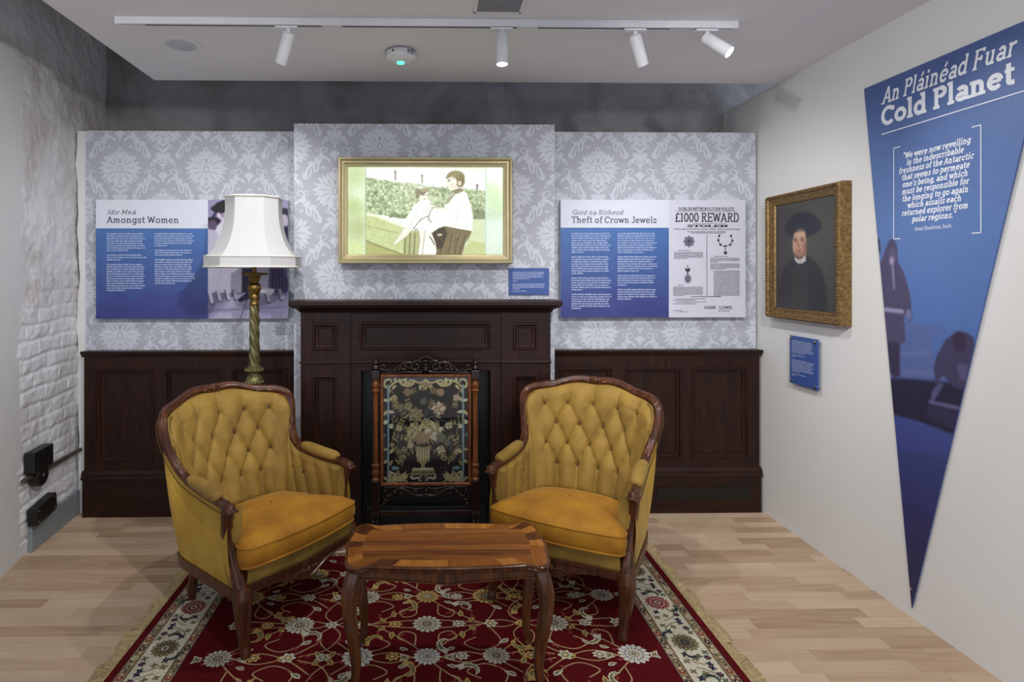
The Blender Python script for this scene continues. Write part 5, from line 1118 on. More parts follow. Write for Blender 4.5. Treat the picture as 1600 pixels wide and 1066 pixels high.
# ------------------------------------------------------------------ coffee table
def coffee_table():
    H = .478; r = thing('coffee_table', 'low walnut coffee table with wavy-edged top and curved legs, between the armchairs', 'table', (.073, 2.155, .0132)); H -= .0132
    hw, hd = .385, .178
    # serpentine outline (quarter), swelling in the middle of each side and at the corners
    q = [(0, hd+.004), (.10, hd+.002), (.20, hd-.005), (.262, hd-.012), (.285, hd-.014), (.300, hd-.006), (.322, hd+.003), (.344, hd-.002), (.358, hd-.020), (.366, hd-.045), (.368, hd-.075), (.372, hd-.11), (.378, hd-.15), (hw-.006, 0)]
    out = q+[(x, -y) for x, y in q[-2::-1]]; full = out+[(-x, y) for x, y in out[-2:0:-1]]
    full = catmull(full, 3, True)
    def ins(pts, d): return [(x*(1-d/hw), y*(1-d/hd)) for x, y in pts]
    b = MB(); rows = []
    for d, z in ((.030, H-.026), (.012, H-.026), (.004, H-.021), (.002, H-.016), (.008, H-.012), (.003, H-.008), (.0, H-.004), (.003, H-.0005), (.010, H)):
        rows.append([(x, y, z) for x, y in ins(full, d)])
    b.quad_grid(rows, 0, True); n = len(full); b.f.append(tuple(range(n))[::-1]); b.m.append(0); k = (len(rows)-1)*n; b.f.append(tuple(range(k, k+n))); b.m.append(0)
    top = b.build('table_top', M['tablewood'], r, smooth=40)
    # veneer: cross banding blocks around a field of long planks, as inlay in the top surface
    vm = []
    for i, (dk, lt) in enumerate((((112, 64, 26), (156, 96, 42)), ((98, 54, 22), (142, 84, 36)), ((122, 72, 30), (168, 106, 48)), ((90, 48, 20), (136, 80, 34)), ((114, 66, 26), (160, 98, 42)))):
        vm.append(wood('veneer_%s' % 'abcde'[i], dk, lt, .28, axis='x', coat=.5, bump=.01)); 
    vmy = [wood('crossband_%s' % 'abc'[i], dk, lt, .28, axis='y', coat=.5, bump=.01) for i, (dk, lt) in enumerate((((120, 66, 22), (164, 100, 36)), ((72, 36, 16), (110, 60, 26)), ((156, 96, 36), (196, 130, 56))))]
    b = MB(); inn = ins(full, .010); band = [(x*.86, y*.735) for x, y in inn]; N = len(inn); z = H+.0003
    step = N//26
    for i in range(0, N, step):
        j = min(i+step, N); idx = [t % N for t in range(i, j+1)]
        b.poly([(inn[t][0], inn[t][1], z) for t in idx]+[(band[t][0], band[t][1], z) for t in idx[::-1]], 5+random.choice((0, 1, 2, 0, 2)))
    ys = [-.2, -.092, -.050, -.012, .030, .072, .115, .2]
    for i in range(len(ys)-1):
        c = clip(band, -1, 1, ys[i], ys[i+1])
        if c: b.poly([(x, y, z) for x, y in c], (0, 3, 2, 1, 4, 2, 3)[i])
    b.build('veneer', vm+vmy, top, fix=False)
    # apron with wavy lower edge
    b = MB()
    for sg in (-1, 1):
        up_, lo = [], []
        for k in range(41):
            x = -.335+.67*k/40; yy = sg*(.150-.006*(1-cos(PI*abs(x)/.335*1.2))*.3); zl = H-.062+.012*cos(abs(x)/.335*PI*1.0)*-1*(.6)-.006*math.exp(-(x/.05)**2)
            up_.append((x, yy, H-.026)); lo.append((x, yy, zl))
        b.quad_grid([up_, lo], 0); b.quad_grid([[(p[0], p[1]-sg*.02, p[2]) for p in up_], [(p[0], p[1]-sg*.02, p[2]) for p in lo]], 0); b.quad_grid([lo, [(p[0], p[1]-sg*.02, p[2]) for p in lo]], 0)
        b.tube([(p[0], p[1]+sg*.001, p[2]+.002) for p in lo], .004, 6)
    for sg in (-1, 1):
        pa = [(sg*.345, y, H-.026) for y in np.linspace(-.13, .13, 21)]; pb = [(sg*.345, y, H-.066+.014*(1-abs(y)/.13)) for y in np.linspace(-.13, .13, 21)]
        b.quad_grid([pa, pb], 0); b.quad_grid([[(p[0]-sg*.02, p[1], p[2]) for p in pa], [(p[0]-sg*.02, p[1], p[2]) for p in pb]], 0); b.quad_grid([pb, [(p[0]-sg*.02, p[1], p[2]) for p in pb]], 0)
    b.build('apron', M['tablewood'], r, smooth=40)
    for sx in (-1, 1):
        for sy in (-1, 1):
            d = (sx*.8, sy*.6)
            def pt(o, z): return (sx*.333+d[0]*o, sy*.138+d[1]*o, z)
            path = catmull([pt(-.008, H-.024), pt(.006, H-.06), pt(.018, H-.11), pt(.016, H-.18), pt(.0, H-.28), pt(-.010, H-.36), pt(-.006, H-.42), pt(.004, .020), pt(.004, 0.0)], 4)
            rad = np.interp(np.linspace(0, 1, len(path)), [0, .12, .25, .45, .65, .85, .95, 1], [.026, .030, .029, .023, .0175, .0145, .016, .018]).tolist()
            b = MB(); sec = [(cos(t)*(1+.12*cos(4*t)), sin(t)*(1+.12*cos(4*t))) for t in [2*PI*k/16 for k in range(16)]]
            b.sweep(path, sec, (d[0], d[1], 0), 0, rad); b.build('leg', M['tablewood'], r, smooth=60)
coffee_table()

# ------------------------------------------------------------------ floor lamp
def floor_lamp():
    y = 3.19; x = at_y(397.5, 500, y)[0]
    def z(py): return 1.5-(py-428)*y/889
    r = thing('floor_lamp', 'tall brass floor lamp with white bell shade behind the left armchair', 'lamp', (x, y, 0))
    b = MB(); b.lathe([(.15, 0), (.15, .02), (.135, .03), (.12, .034), (.10, .05), (.06, .075), (.04, .09)], seg=40); b.build('base', M['bronze'], r, smooth=35)
    # spiral fluted shaft
    def sp(z0, z1, r0, r1, tw, n, dep, rows=90, seg=40):
        b = MB(); R_ = []
        for i in range(rows+1):
            t = i/rows; zz = z0+(z1-z0)*t; rr = r0+(r1-r0)*t
            R_.append([(rr*(1+dep*cos(n*a+tw*zz))*cos(a), rr*(1+dep*cos(n*a+tw*zz))*sin(a), zz) for a in [2*PI*k/seg for k in range(seg)]])
        b.quad_grid(R_, 0, True); return b
    sp(.09, z(606), .030, .030, 60, 5, .08).build('lower_column', M['bronze'], r, smooth=80)
    prof = [(.030, z(612)), (.045, z(608)), (.040, z(603)), (.046, z(598)), (.048, z(593)), (.040, z(588)), (.028, z(585)), (.028, z(582)), (.046, z(578)), (.047, z(575)), (.034, z(572)), (.026, z(569))]
    b = MB(); b.lathe(prof, seg=36); b.build('turned_knop', M['bronze'], r, smooth=35)
    b = MB()
    for k in range(16):
        a = 2*PI*k/16
        for (rr, zz) in ((.046, z(577)), (.046, z(596))): b.ball((rr*cos(a), rr*sin(a), zz), .009, 6, 4)
    b.build('beading', M['bronze'], r, smooth=60)['kind'] = 'stuff'
    sp(z(570), z(476), .027, .0235, 85, 5, .13, 140).build('twisted_column', M['bronze'], r, smooth=80)
    b = MB(); b.lathe([(.024, z(478)), (.028, z(475)), (.024, z(472)), (.026, z(468)), (.030, z(463)), (.026, z(460)), (.028, z(458)), (.036, z(452)), (.037, z(448)), (.028, z(443)), (.022, z(441)), (.024, z(437)), (.032, z(433)), (.034, z(431))], seg=36); b.build('urn', M['brass'], r, smooth=35)
    b = MB()
    for k in range(10):
        a = 2*PI*k/10; b.ball((.030*cos(a), .030*sin(a), z(450)), .012, 6, 6, 0, (.7, .7, 1.5)); b.ball((.025*cos(a+.3), .025*sin(a+.3), z(464)), .009, 6, 6, 0, (.7, .7, 1.4)); b.ball((.026*cos(a), .026*sin(a), z(436)), .008, 6, 6, 0, (.8, .8, 1.6))
    b.build('leaf_ornament', M['brass'], r, smooth=60)
    b = MB(); b.lathe([(.030, z(431)), (.074, z(430)), (.076, z(428)), (.074, z(426.5)), (.03, z(426)), (.0, z(426))], seg=8); b.build('drip_pan', M['brass'], r, smooth=25)
    b = MB(); b.lathe([(.012, z(427)), (.012, z(405)), (.016, z(404)), (.016, z(385)), (.0, z(384))], seg=16); b.build('lamp_holder', M['brass'], r, smooth=40)
    # bell shade: octagon with four wide and four narrow sides, hollow
    sh = [(.152, z(311)), (.150, z(314)), (.150, z(330)), (.154, z(345)), (.163, z(360)), (.180, z(375)), (.205, z(389)), (.232, z(398)), (.252, z(402)), (.254, z(403)), (.256, z(417))]
    def octo(rr, n=6):
        a = [R(v) for v in (-62, -28, 28, 62, 118, 152, 208, 242)]; P_ = []
        a = [R(v) for v in (-118, -62, -28+0, 28, 62, 118, 152, 208)]
        c = [(rr*1.06*cos(t+R(6)), rr*1.06*sin(t+R(6))) for t in a]
        for i in range(8):
            p, q = c[i], c[(i+1) % 8]
            for k in range(n): P_.append((p[0]+(q[0]-p[0])*k/n, p[1]+(q[1]-p[1])*k/n))
        return P_
    b = MB(); b.quad_grid([[(u, v, zz) for u, v in octo(rr)] for rr, zz in sh], 0, True); b.quad_grid([[(u, v, zz) for u, v in octo(rr-.003)] for rr, zz in sh], 0, True)
    s = b.build('lamp_shade', M['shade'], r, smooth=20, fix=False)
    for (rr, zz, t) in ((.153, z(311), .004), (.2535, z(402), .004), (.2565, z(417.5), .004)):
        b = MB(); b.tube([(u, v, zz) for u, v in octo(rr+.001, 1)], t, 6, (0, 0, 1), closed=True); b.build('shade_piping', M['shadetrim'], s, smooth=60)
    b = MB(); b.lathe([(.0275, z(383)), (.0335, z(372)), (.030, z(360)), (.0, z(352))], seg=16); b.build('bulb', M['plastic'], r, smooth=50)
floor_lamp()

# ------------------------------------------------------------------ fire screen
def fire_screen():
    Y = 3.19; r = thing('fire_screen', 'carved walnut fire screen with glazed flower embroidery, before the fireplace', 'fire screen', (at_y(665, 0, Y)[0], Y, .0))
    x0 = r.location.x
    def x(px): return at_y(px, 0, Y)[0]-x0
    def z(py): return 1.5-(py-428)*Y/889
    def crop(cx, cy): return x(550+cx*230/845), z(540+cy*290/1066)
    for nm, px in (('post', 587), ('post', 742.5)):
        cx = x(px); b = MB()
        def turned(prof, mat, name, par, seg=24): q = MB(); q.lathe([(p[0], z(p[1])) for p in prof], (cx, 0, 0), seg); return q.build(name, mat, par, smooth=35)
        post = turned([(.0, 757), (.019, 757), (.021, 752), (.023, 748), (.017, 745), (.022, 741), (.022, 735), (.017, 732), (.023, 729), (.024, 726), (.016, 723), (.0165, 720), (.0155, 680), (.0145, 640), (.0155, 615), (.017, 613), (.023, 610), (.017, 607), (.022, 602), (.022, 599), (.017, 596), (.022, 592), (.0, 592)], M['screenwood'], 'post', r)
        q = MB(); q.box((cx-.024, -.024, z(592)), (cx+.024, .024, z(578))); q.build('post_block', M['screendark'], post, bevel=.004)
        turned([(.018, 578), (.023, 575), (.020, 572), (.012, 570), (.018, 567), (.016, 565), (.008, 563), (.006, 561), (.008, 560), (.009, 558), (.006, 556), (.0, 555.5)], M['screendark'], 'finial', post)
        q = MB(); q.box((cx-.024, -.022, z(800)), (cx+.024, .022, z(750))); q.build('post_base', M['screendark'], post, bevel=.004)
        q = MB(); sl = [(y_, z_) for y_, z_ in ((-.15, .0), (-.155, .018), (-.135, .034), (-.10, .035), (-.06, .055), (-.03, .10), (.03, .10), (.06, .055), (.10, .035), (.110, .020), (.108, .0), (.085, 0), (.05, .02), (-.05, .02), (-.11, .0))]
        q.prism(sl, lambda p, d: (cx+d, p[0], p[1]+.012), -.021, .021); ft = q.build('foot', M['screendark'], r, bevel=.004)
        q = MB()
        for dx in (-.014, 0, .014): q.ball((cx+dx, -.030, z(802)), .013, 8, 6, 0, (.55, .8, 1.8))
        for dx in (-.012, .012): q.ball((cx+dx, -.032, z(811)), .011, 8, 6)
        q.build('foot_carving', M['screendark'], ft, smooth=60)
    # frame, glazed embroidery
    fx0, fx1, fz0, fz1 = *[crop(163, 0)[0], crop(683, 0)[0]], crop(0, 802)[1], crop(0, 165)[1]
    b = MB(); d = .0
    R_ = [(fx0, fx1, fz0, fz1, .014), (fx0, fx1, fz0, fz1, -.010), (fx0+.004, fx1-.004, fz0+.004, fz1-.004, -.015), (fx0+.012, fx1-.012, fz0+.012, fz1-.012, -.015), (fx0+.017, fx1-.017, fz0+.017, fz1-.017, -.008), (fx0+.017, fx1-.017, fz0+.017, fz1-.017, .0)]
    b.rings(R_, cap=False); b.build('frame', M['screenwood'], r, smooth=25)
    for cy in (.165, .792):
        pass
    for s_, pxx in ((1, 742.5), (-1, 587)):
        cx = x(pxx)
        for pz in (600, 735):
            b = MB(); b.box((min(cx, fx1 if s_ > 0 else fx0), -.008, z(pz)-.008), (max(cx, fx1 if s_ > 0 else fx0), .010, z(pz)+.008)); b.build('frame_tenon', M['screendark'], r)
    # embroidery
    ec = [('ground', (18, 17, 20)), ('cream', (204, 192, 138)), ('pale', (214, 208, 178)), ('olive', (130, 124, 82)), ('blue', (138, 168, 176)), ('rose', (176, 136, 112)), ('teal', (88, 114, 110)), ('straw', (168, 154, 104)), ('dim', (98, 92, 66))]
    ei = {n: i for i, (n, c) in enumerate(ec)}; em = [plain('thread_'+n, c, .8, var=.22, nscale=90) for n, c in ec]
    b = MB(); ex0, ex1, ez0, ez1 = fx0+.016, fx1-.016, fz0+.016, fz1-.016
    b.box((ex0, .002, ez0), (ex1, .010, ez1), 0); lay = [.0018]
    def P(pts, c): lay[0] -= .0000015; b.poly([(u, lay[0], v) for u, v in pts], ei[c])
    def S(pts): return [crop(*p) for p in pts]
    u1 = crop(1, 0)[0]-crop(0, 0)[0]
    def LF(cx, cy, a, l, w, c, bend=.5): p = crop(cx, cy); P(leaf(p[0], p[1], R(a), l*u1, w*u1, bend), c)
    def RB(pts, w0, w1, c): P(ribbon(catmull(S(pts), 5), w0*u1, w1*u1), c)
    def mir(fn):
        for sg in (0, 1): fn((lambda q: q) if not sg else (lambda q: 846-q), 1 if not sg else -1)
    # scrolling border along the top
    def topside(f, s):
        for pts, w0, w1 in (([(423, 200), (390, 215), (360, 205), (335, 200), (322, 212), (335, 222), (345, 214)], 7, 3), ([(360, 205), (330, 230), (290, 225), (270, 205), (240, 215), (215, 240)], 9, 5), ([(280, 205), (300, 195), (318, 200)], 6, 2), ([(215, 240), (190, 235), (188, 210), (205, 195), (225, 200), (222, 215)], 8, 3), ([(415, 215), (400, 235), (385, 240)], 6, 2)):
            RB([(f(p[0]), p[1]) for p in pts], w0, w1, 'cream')
        for (cx, cy, a, l, w) in ((300, 222, 60, 40, 10), (285, 222, 100, 36, 8), (245, 220, 70, 40, 9), (340, 225, 140, 40, 9), (255, 228, 210, 40, 8), (395, 222, 250, 40, 9), (215, 240, 260, 36, 8), (320, 215, 200, 30, 8)): LF(f(cx), cy, a if s > 0 else 180-a, l, w, 'cream', .6*s)
        # blue side rods and leafy swags
        RB([(f(208), 225), (f(208), 500), (f(208), 770)], 5.5, 5.5, 'blue')
        for k, (cx, cy, a, l, w, c) in enumerate([(208, 320, 150, 34, 9, 'pale'), (208, 320, 30, 40, 9, 'cream'), (208, 375, 210, 40, 9, 'cream'), (208, 375, 330, 40, 9, 'pale'), (205, 440, 170, 28, 14, 'pale'), (212, 470, 20, 34, 14, 'pale'), (196, 505, 220, 30, 10, 'teal'), (230, 520, 300, 50, 6, 'straw'), (205, 600, 160, 30, 9, 'straw'), (215, 620, 40, 40, 9, 'cream'), (205, 660, 200, 30, 9, 'cream'), (210, 690, 40, 40, 10, 'straw'), (225, 700, 340, 50, 12, 'blue'), (210, 720, 320, 40, 8, 'pale'), (210, 760, 60, 36, 10, 'straw')]):
            LF(f(cx), cy, a if s > 0 else 180-a, l, w, c, .6*s)
        RB([(f(238), 400), (f(232), 450), (f(245), 500), (f(230), 550)], 2, 2, 'straw'); RB([(f(215), 250), (f(240), 280), (f(246), 330)], 2, 2, 'olive')
        # acanthus in the lower corners
        for (cx, cy, a, l, w) in ((200, 780, 5, 140, 14), (225, 775, 40, 70, 14), (255, 772, 65, 62, 14), (290, 775, 100, 40, 12), (215, 770, 75, 50, 10), (245, 778, 25, 90, 12), (200, 775, 120, 30, 8), (262, 778, 10, 70, 11)): LF(f(cx), cy, a if s > 0 else 180-a, l, w, 'cream' if a != 65 else 'straw', .5*s)
        RB([(f(200), 782), (f(260), 760), (f(320), 782)], 7, 3, 'cream')
    mir(topside)
    LF(423, 190, 270, 70, 16, 'cream', 0); LF(423, 215, 240, 50, 9, 'straw'); LF(423, 215, 300, 50, 9, 'straw')
    P([crop(423+12*cos(t), 225+16*sin(t)) for t in np.linspace(0, 6, 12)], 'rose')
    # vase on a plinth
    P(S([(357, 575), (365, 590), (368, 630), (378, 665), (396, 685), (398, 700), (385, 712), (428, 712), (416, 700), (418, 685), (436, 665), (446, 630), (450, 590), (458, 575), (408, 585)]), 'straw')
    for k in range(5): LF(378+k*15, 590, 268+k*1.5, 84, 3.5, 'pale', 0)
    P(S([(344, 715), (472, 715), (486, 745), (332, 745)]), 'straw'); P(S([(352, 704), (464, 704), (472, 715), (344, 715)]), 'pale')
    for k in range(9): P(S([(340+k*16, 722), (350+k*16, 722), (350+k*16, 738), (340+k*16, 738)]), 'dim')
    for s in (-1, 1): RB([(409+s*70, 748), (409+s*60, 765), (409+s*30, 760), (409+s*20, 780)], 7, 4, 'pale'); RB([(409+s*10, 748), (409+s*22, 765), (409+s*8, 778)], 5, 3, 'straw')
    # bouquet
    def bloom(cx, cy, rad, c1, c2, n=8):
        p = crop(cx, cy); rr = rad*u1
        for k in range(n): a = 2*PI*k/n+cx; P(leaf(p[0]+rr*.15*cos(a), p[1]+rr*.15*sin(a), a, rr*.95, rr*.34, .5), c1 if k % 2 else c2)
        for k in range(n-2): a = 2*PI*k/(n-2)+cy; P(leaf(p[0], p[1], a, rr*.6, rr*.2, .5), c2 if k % 2 else c1)
        P(disc(p[0], p[1], rr*.18, 8), 'rose' if c1 != 'rose' else 'straw')
    def sprig(cx, cy, a, l, n=5, c='olive', c2='straw'):
        p = crop(cx, cy); ca, sa = cos(R(a)), sin(R(a)); P(ribbon([p, (p[0]+l*u1*ca, p[1]+l*u1*sa)], 1.6*u1, 1.*u1), c)
        for k in range(n):
            t = (k+1)/n; qx, qy = p[0]+l*u1*ca*t, p[1]+l*u1*sa*t
            for sg in (-1, 1): P(leaf(qx, qy, R(a+sg*50), 22*u1, 5*u1, .4*sg), c if k % 2 else c2)
    for s in ((408, 560, 110, 260), (408, 560, 60, 240), (408, 560, 140, 220), (408, 560, 35, 200), (408, 560, 165, 170), (408, 560, 10, 170), (370, 590, 215, 130), (450, 590, 325, 130), (300, 620, 250, 60), (520, 590, 280, 60), (330, 430, 130, 120), (300, 360, 150, 60), (520, 470, 20, 120), (560, 500, 300, 90), (450, 380, 80, 60), (300, 280, 20, 60), (520, 270, 170, 60), (240, 300, 280, 60), (600, 290, 260, 60), (230, 580, 320, 60), (600, 600, 240, 60), (260, 480, 60, 70)): sprig(s[0], s[1], s[2], s[3], max(4, s[3]//22))
    for (cx, cy, rad, c1, c2) in ((360, 490, 48, 'straw', 'cream'), (465, 490, 58, 'straw', 'pale'), (400, 530, 40, 'rose', 'straw'), (365, 400, 46, 'olive', 'straw'), (497, 362, 40, 'pale', 'rose'), (556, 460, 22, 'pale', 'straw'), (318, 268, 24, 'rose', 'olive'), (508, 270, 24, 'rose', 'straw'), (320, 350, 26, 'straw', 'olive'), (270, 475, 20, 'cream', 'straw'), (600, 300, 20, 'pale', 'rose'), (243, 300, 18, 'straw', 'cream'), (230, 570, 16, 'rose', 'straw'), (510, 600, 26, 'straw', 'pale'), (300, 600, 20, 'dim', 'straw'), (600, 610, 16, 'rose', 'pale'), (510, 530, 30, 'olive', 'teal'), (410, 320, 22, 'teal', 'dim'), (545, 560, 20, 'teal', 'olive'), (335, 575, 20, 'straw', 'pale'), (425, 450, 34, 'cream', 'straw'), (330, 530, 30, 'olive', 'cream')): bloom(cx, cy, rad, c1, c2)
    for pts in ([(420, 440), (425, 390), (440, 345)], [(470, 440), (520, 430), (550, 450)], [(430, 420), (480, 400), (497, 375)], [(380, 440), (350, 420), (330, 370)], [(560, 545), (570, 590), (555, 620)]): RB(pts, 2.4, 1.6, 'teal')
    b.build('embroidered_panel', em, r, fix=False)
    b = MB(); b.box((ex0, -.0045, ez0), (ex1, -.0025, ez1)); b.build('glass_pane', M['glass'], r)
    # carved cresting: mirrored scrolls
    b = MB()
    def cv(pts, rad, s):
        pp = catmull([(s*p[0], p[1], p[2]) for p in pts], 5); n = len(pp); b.tube(pp, np.interp(np.linspace(0, 1, n), [0, .5, 1], rad).tolist(), 8, (0, 1, 0))
    def c3(cx, cy, y=0): p = crop(cx, cy); m = crop(423, 0)[0]; return (p[0]-m, y, p[1])
    mx = crop(423, 0)[0]
    def spir(cx, cy, r0, a0, tn, sg): return [c3(cx+r0*(1-.75*k/12)*cos(a0+sg*tn*2*PI*k/12), cy+r0*(1-.75*k/12)*sin(a0+sg*tn*2*PI*k/12), -.006*k/12) for k in range(13)]
    for s in (-1, 1):
        cv(spir(478, 118, 34, -2.6, 1.25, 1), [.010, .009, .006], s); cv(spir(372, 118, 30, 0, 1.2, -1) if 0 else spir(545, 122, 26, -2.4, 1.2, 1), [.009, .008, .005], s)
        cv([c3(423, 75), c3(445, 70), c3(465, 85), c3(500, 100), c3(530, 96), c3(560, 108), c3(590, 130), c3(625, 148), c3(660, 140)], [.012, .010, .007], s)
        cv([c3(440, 150), c3(480, 154), c3(540, 152), c3(600, 156), c3(672, 158)], [.008, .007, .006], s); cv(spir(664, 124, 16, 1.6, 1.1, -1), [.008, .007, .005], s)
        for (cx, cy, rr) in ((455, 92, .010), (510, 130, .011), (574, 138, .011), (600, 142, .010), (635, 138, .010), (425, 130, .013), (680, 138, .009)): p = c3(cx, cy); b.ball((s*p[0], -.006, p[2]), rr, 8, 6, 0, (1.25, .8, .8))
    for (cx, cy, rr) in ((423, 65, .013), (405, 70, .011), (441, 70, .011), (423, 90, .014), (423, 112, .012), (423, 140, .012)): p = c3(cx, cy); b.ball((p[0], -.008, p[2]), rr, 10, 6)
    b.v = [(v[0]+mx, v[1], v[2]) for v in b.v]; b.build('carved_crest', M['screendark'], r, smooth=60)
    b = MB()
    for s in (-1, 1):
        cv([c3(423, 855), c3(460, 862), c3(500, 850), c3(540, 826), c3(580, 820), c3(620, 845), c3(650, 880), c3(672, 915)], [.010, .009, .007], s)
        cv([c3(430, 815), c3(480, 822), c3(540, 812), c3(660, 812)], [.007, .007, .006], s); cv(spir(645, 870, 22, -.6, 1.1, 1), [.009, .008, .005], s); cv(spir(560, 838, 18, 2.8, 1.1, 1), [.008, .007, .005], s); cv(spir(480, 842, 18, 2.8, 1.1, -1), [.008, .007, .005], s)
        for (cx, cy, rr) in ((600, 838, .011), (520, 838, .010), (662, 905, .011), (625, 858, .010), (655, 830, .010)): p = c3(cx, cy); b.ball((s*p[0], -.006, p[2]), rr, 8, 6)
    for (cx, cy, rr) in ((423, 830, .013), (423, 855, .012)): p = c3(cx, cy); b.ball((p[0], -.006, p[2]), rr, 8, 6)
    b.v = [(v[0]+mx, v[1], v[2]) for v in b.v]; b.build('carved_skirt', M['screendark'], r, smooth=60)
    b = MB(); zs = z(752)-.01; b.box((x(587), -.008, .150), (x(742.5), .008, .176)); b.build('stretcher', M['screendark'], r, bevel=.004)
fire_screen()

# ------------------------------------------------------------------ tufted armchairs
def armchair(label, loc, rz, group):
    r = thing('armchair', label, 'armchair', loc, rz, group)
    # half path of the show-wood frame: crest, shoulder, stile, arm
    F = [(0, .43, .903), (.06, .426, .908), (.115, .414, .905), (.165, .396, .892), (.21, .372, .878), (.26, .338, .872), (.305, .300, .866), (.337, .262, .846), (.345, .242, .805), (.335, .225, .735), (.320, .200, .672), (.308, .160, .625), (.302, .10, .597), (.306, .01, .583), (.312, -.09, .575), (.319, -.17, .573), (.321, -.215, .572)]
    Lo = [(0, .222), (.045, .222), (.08, .22), (.115, .216), (.15, .209), (.18, .200), (.208, .188), (.228, .174), (.24, .158), (.248, .138), (.254, .112), (.258, .08), (.262, .04), (.267, -.03), (.272, -.11), (.275, -.17), (.276, -.215)]
    Ou = [(0, .295), (.05, .294), (.10, .29), (.15, .282), (.19, .271), (.23, .256), (.262, .236), (.284, .212), (.295, .190), (.303, .16), (.308, .118), (.311, .07), (.313, .01), (.315, -.07), (.317, -.14), (.318, -.2), (.318, -.245)]
    n = 7
    Fh, Lh, Oh = catmull(F, n), catmull([(a, c, 0) for a, c in Lo], n), catmull([(a, c, 0) for a, c in Ou], n)
    def full(h): return [(-p[0], p[1], p[2]) for p in h[:0:-1]]+list(h)
    Ff, Lf, Of = full(Fh), full(Lh), full(Oh); N = len(Ff)
    # reference direction pointing from wood to upholstery side, for the moulded section
    ref = []
    for i, p in enumerate(Ff):
        t = min(1, max(0, (.74-p[2])/.14)); k = 1 if p[0] > 0 else -1; v = ((-k*.35*(1-t) if abs(p[0]) > .2 else 0)-k*.1*t, -(1-t), t*1.)
        ref.append(nrm(v))
    sec = []
    for k in range(28):
        a = 2*PI*k/28; g = abs((a+PI) % (2*PI)-PI); rr = 1-.20*math.exp(-((g-.55)/.20)**2)-.12*math.exp(-((g-1.35)/.18)**2); sec.append((.0185*cos(a)*rr, .024*sin(a)*rr))
    b = MB(); sc_ = []
    for p in Ff:
        sc_.append((1., 1.) if p[2] > .7 else (.9, .95))
    b.sweep(Ff, sec, ref, 0, sc_)
    # bead along the face
    b.tube([add(p, mul(q, .0165)) for p, q in zip(Ff, ref)], .0055, 6, (0, 1, .3))
    for s in (-1, 1): b.ball((s*.323, -.218, .562), .030, 14, 10, 0, (.88, 1.05, .85)); b.tube([(s*.323-.022, -.244, .556), (s*.323, -.251, .563), (s*.323+.022, -.244, .556)], .006, 6)
    b.build('frame_rail', M['chairwood'], r, smooth=60)
    # carved cartouche on the crest
    b = MB(); b.ball((0, .412, .913), .022, 12, 8, 0, (1.2, .8, 1.))
    for k in range(7): a = R(20+k*23.3); b.ball((.026*cos(a), .406, .908+.018*sin(a)), .009, 8, 6)
    for s in (-1, 1): b.ball((s*.045, .411, .906), .012, 8, 6, 0, (1.8, .8, .8)); b.ball((s*.026, .408, .898), .008, 8, 6)
    b.build('carved_crest', M['chairwood'], r, smooth=60)
    # arm supports and legs
    for s in (-1, 1):
        path = catmull([(s*.321, -.212, .566), (s*.319, -.200, .52), (s*.311, -.190, .46), (s*.304, -.196, .40), (s*.302, -.222, .335), (s*.304, -.256, .28), (s*.304, -.278, .235)], 5)
        rad = np.interp(np.linspace(0, 1, len(path)), [0, .2, .5, .8, 1], [.030, .0255, .025, .029, .033]).tolist()
        b = MB(); sc20 = [(cos(t)*(1-.25*max(0, cos(t))**10), sin(t)*.86) for t in [2*PI*k/18 for k in range(18)]]
        b.sweep(path, sc20, (0, -1, 0), 0, rad); b.tube([(p[0], p[1]-rr*.85, p[2]) for p, rr in zip(path, rad)], .005, 6); b.build('arm_support', M['chairwood'], r, smooth=60)
    for s in (-1, 1):
        path = catmull([(s*.302, -.274, .262), (s*.308, -.288, .225), (s*.309, -.291, .17), (s*.300, -.282, .10), (s*.293, -.278, .045), (s*.292, -.284, .020), (s*.292, -.284, 0)], 5)
        rad = np.interp(np.linspace(0, 1, len(path)), [0, .15, .35, .6, .8, .92, 1], [.032, .036, .029, .0205, .0175, .021, .022]).tolist()
        b = MB(); sec4 = [(cos(t)*(1+.10*cos(4*t)), sin(t)*(1+.10*cos(4*t))) for t in [2*PI*k/16 for k in range(16)]]
        b.sweep(path, sec4, (s*.5, -.86, 0), 0, rad)
        lg = b.build('leg', M['chairwood'], r, smooth=60)
        b = MB()
        for k in range(5): b.ball((s*.308+s*(k-2)*.008, -.316+abs(k-2)*.004, .232-abs(k-2)*.010), .010, 8, 6, 0, (.7, .7, 1.4))
        b.build('knee_carving', M['chairwood'], lg, smooth=60)
    for s in (-1, 1):
        path = catmull([(s*.200, .205, .27), (s*.203, .220, .18), (s*.207, .240, .08), (s*.208, .250, .02), (s*.208, .250, 0)], 5)
        b = MB(); b.tube(path, np.linspace(.026, .0165, len(path)).tolist(), 12, (0, 1, 0)); b.build('leg', M['chairwood'], r, smooth=60)
    # apron rail round the seat: front serpentine + sides + back
    fr = [(.315, -.25), (.28, -.278), (.21, -.284), (.12, -.292), (0, -.304)]
    half = [(p[0], p[1]) for p in Oh][::-1]
    loop = catmull([(x, y, 0) for x, y in [(-a, c) for a, c in fr[1:-1]]+[fr[-1]]+fr[-2:0:-1]], 5)
    b = MB(); rows = [[], [], [], []]
    K = len(loop)
    for i, p in enumerate(loop):
        t = abs(p[0])/.28; zl = .205+.016*cos(t*PI*1.0)*-1+.012*(t > .0)*sin(t*PI)**2-.012*math.exp(-(p[0]/.05)**2)+.01
        rows[0].append((p[0], p[1]+.022, .262)); rows[1].append((p[0], p[1], .262)); rows[2].append((p[0], p[1]-.004, zl)); rows[3].append((p[0], p[1]+.022, zl))
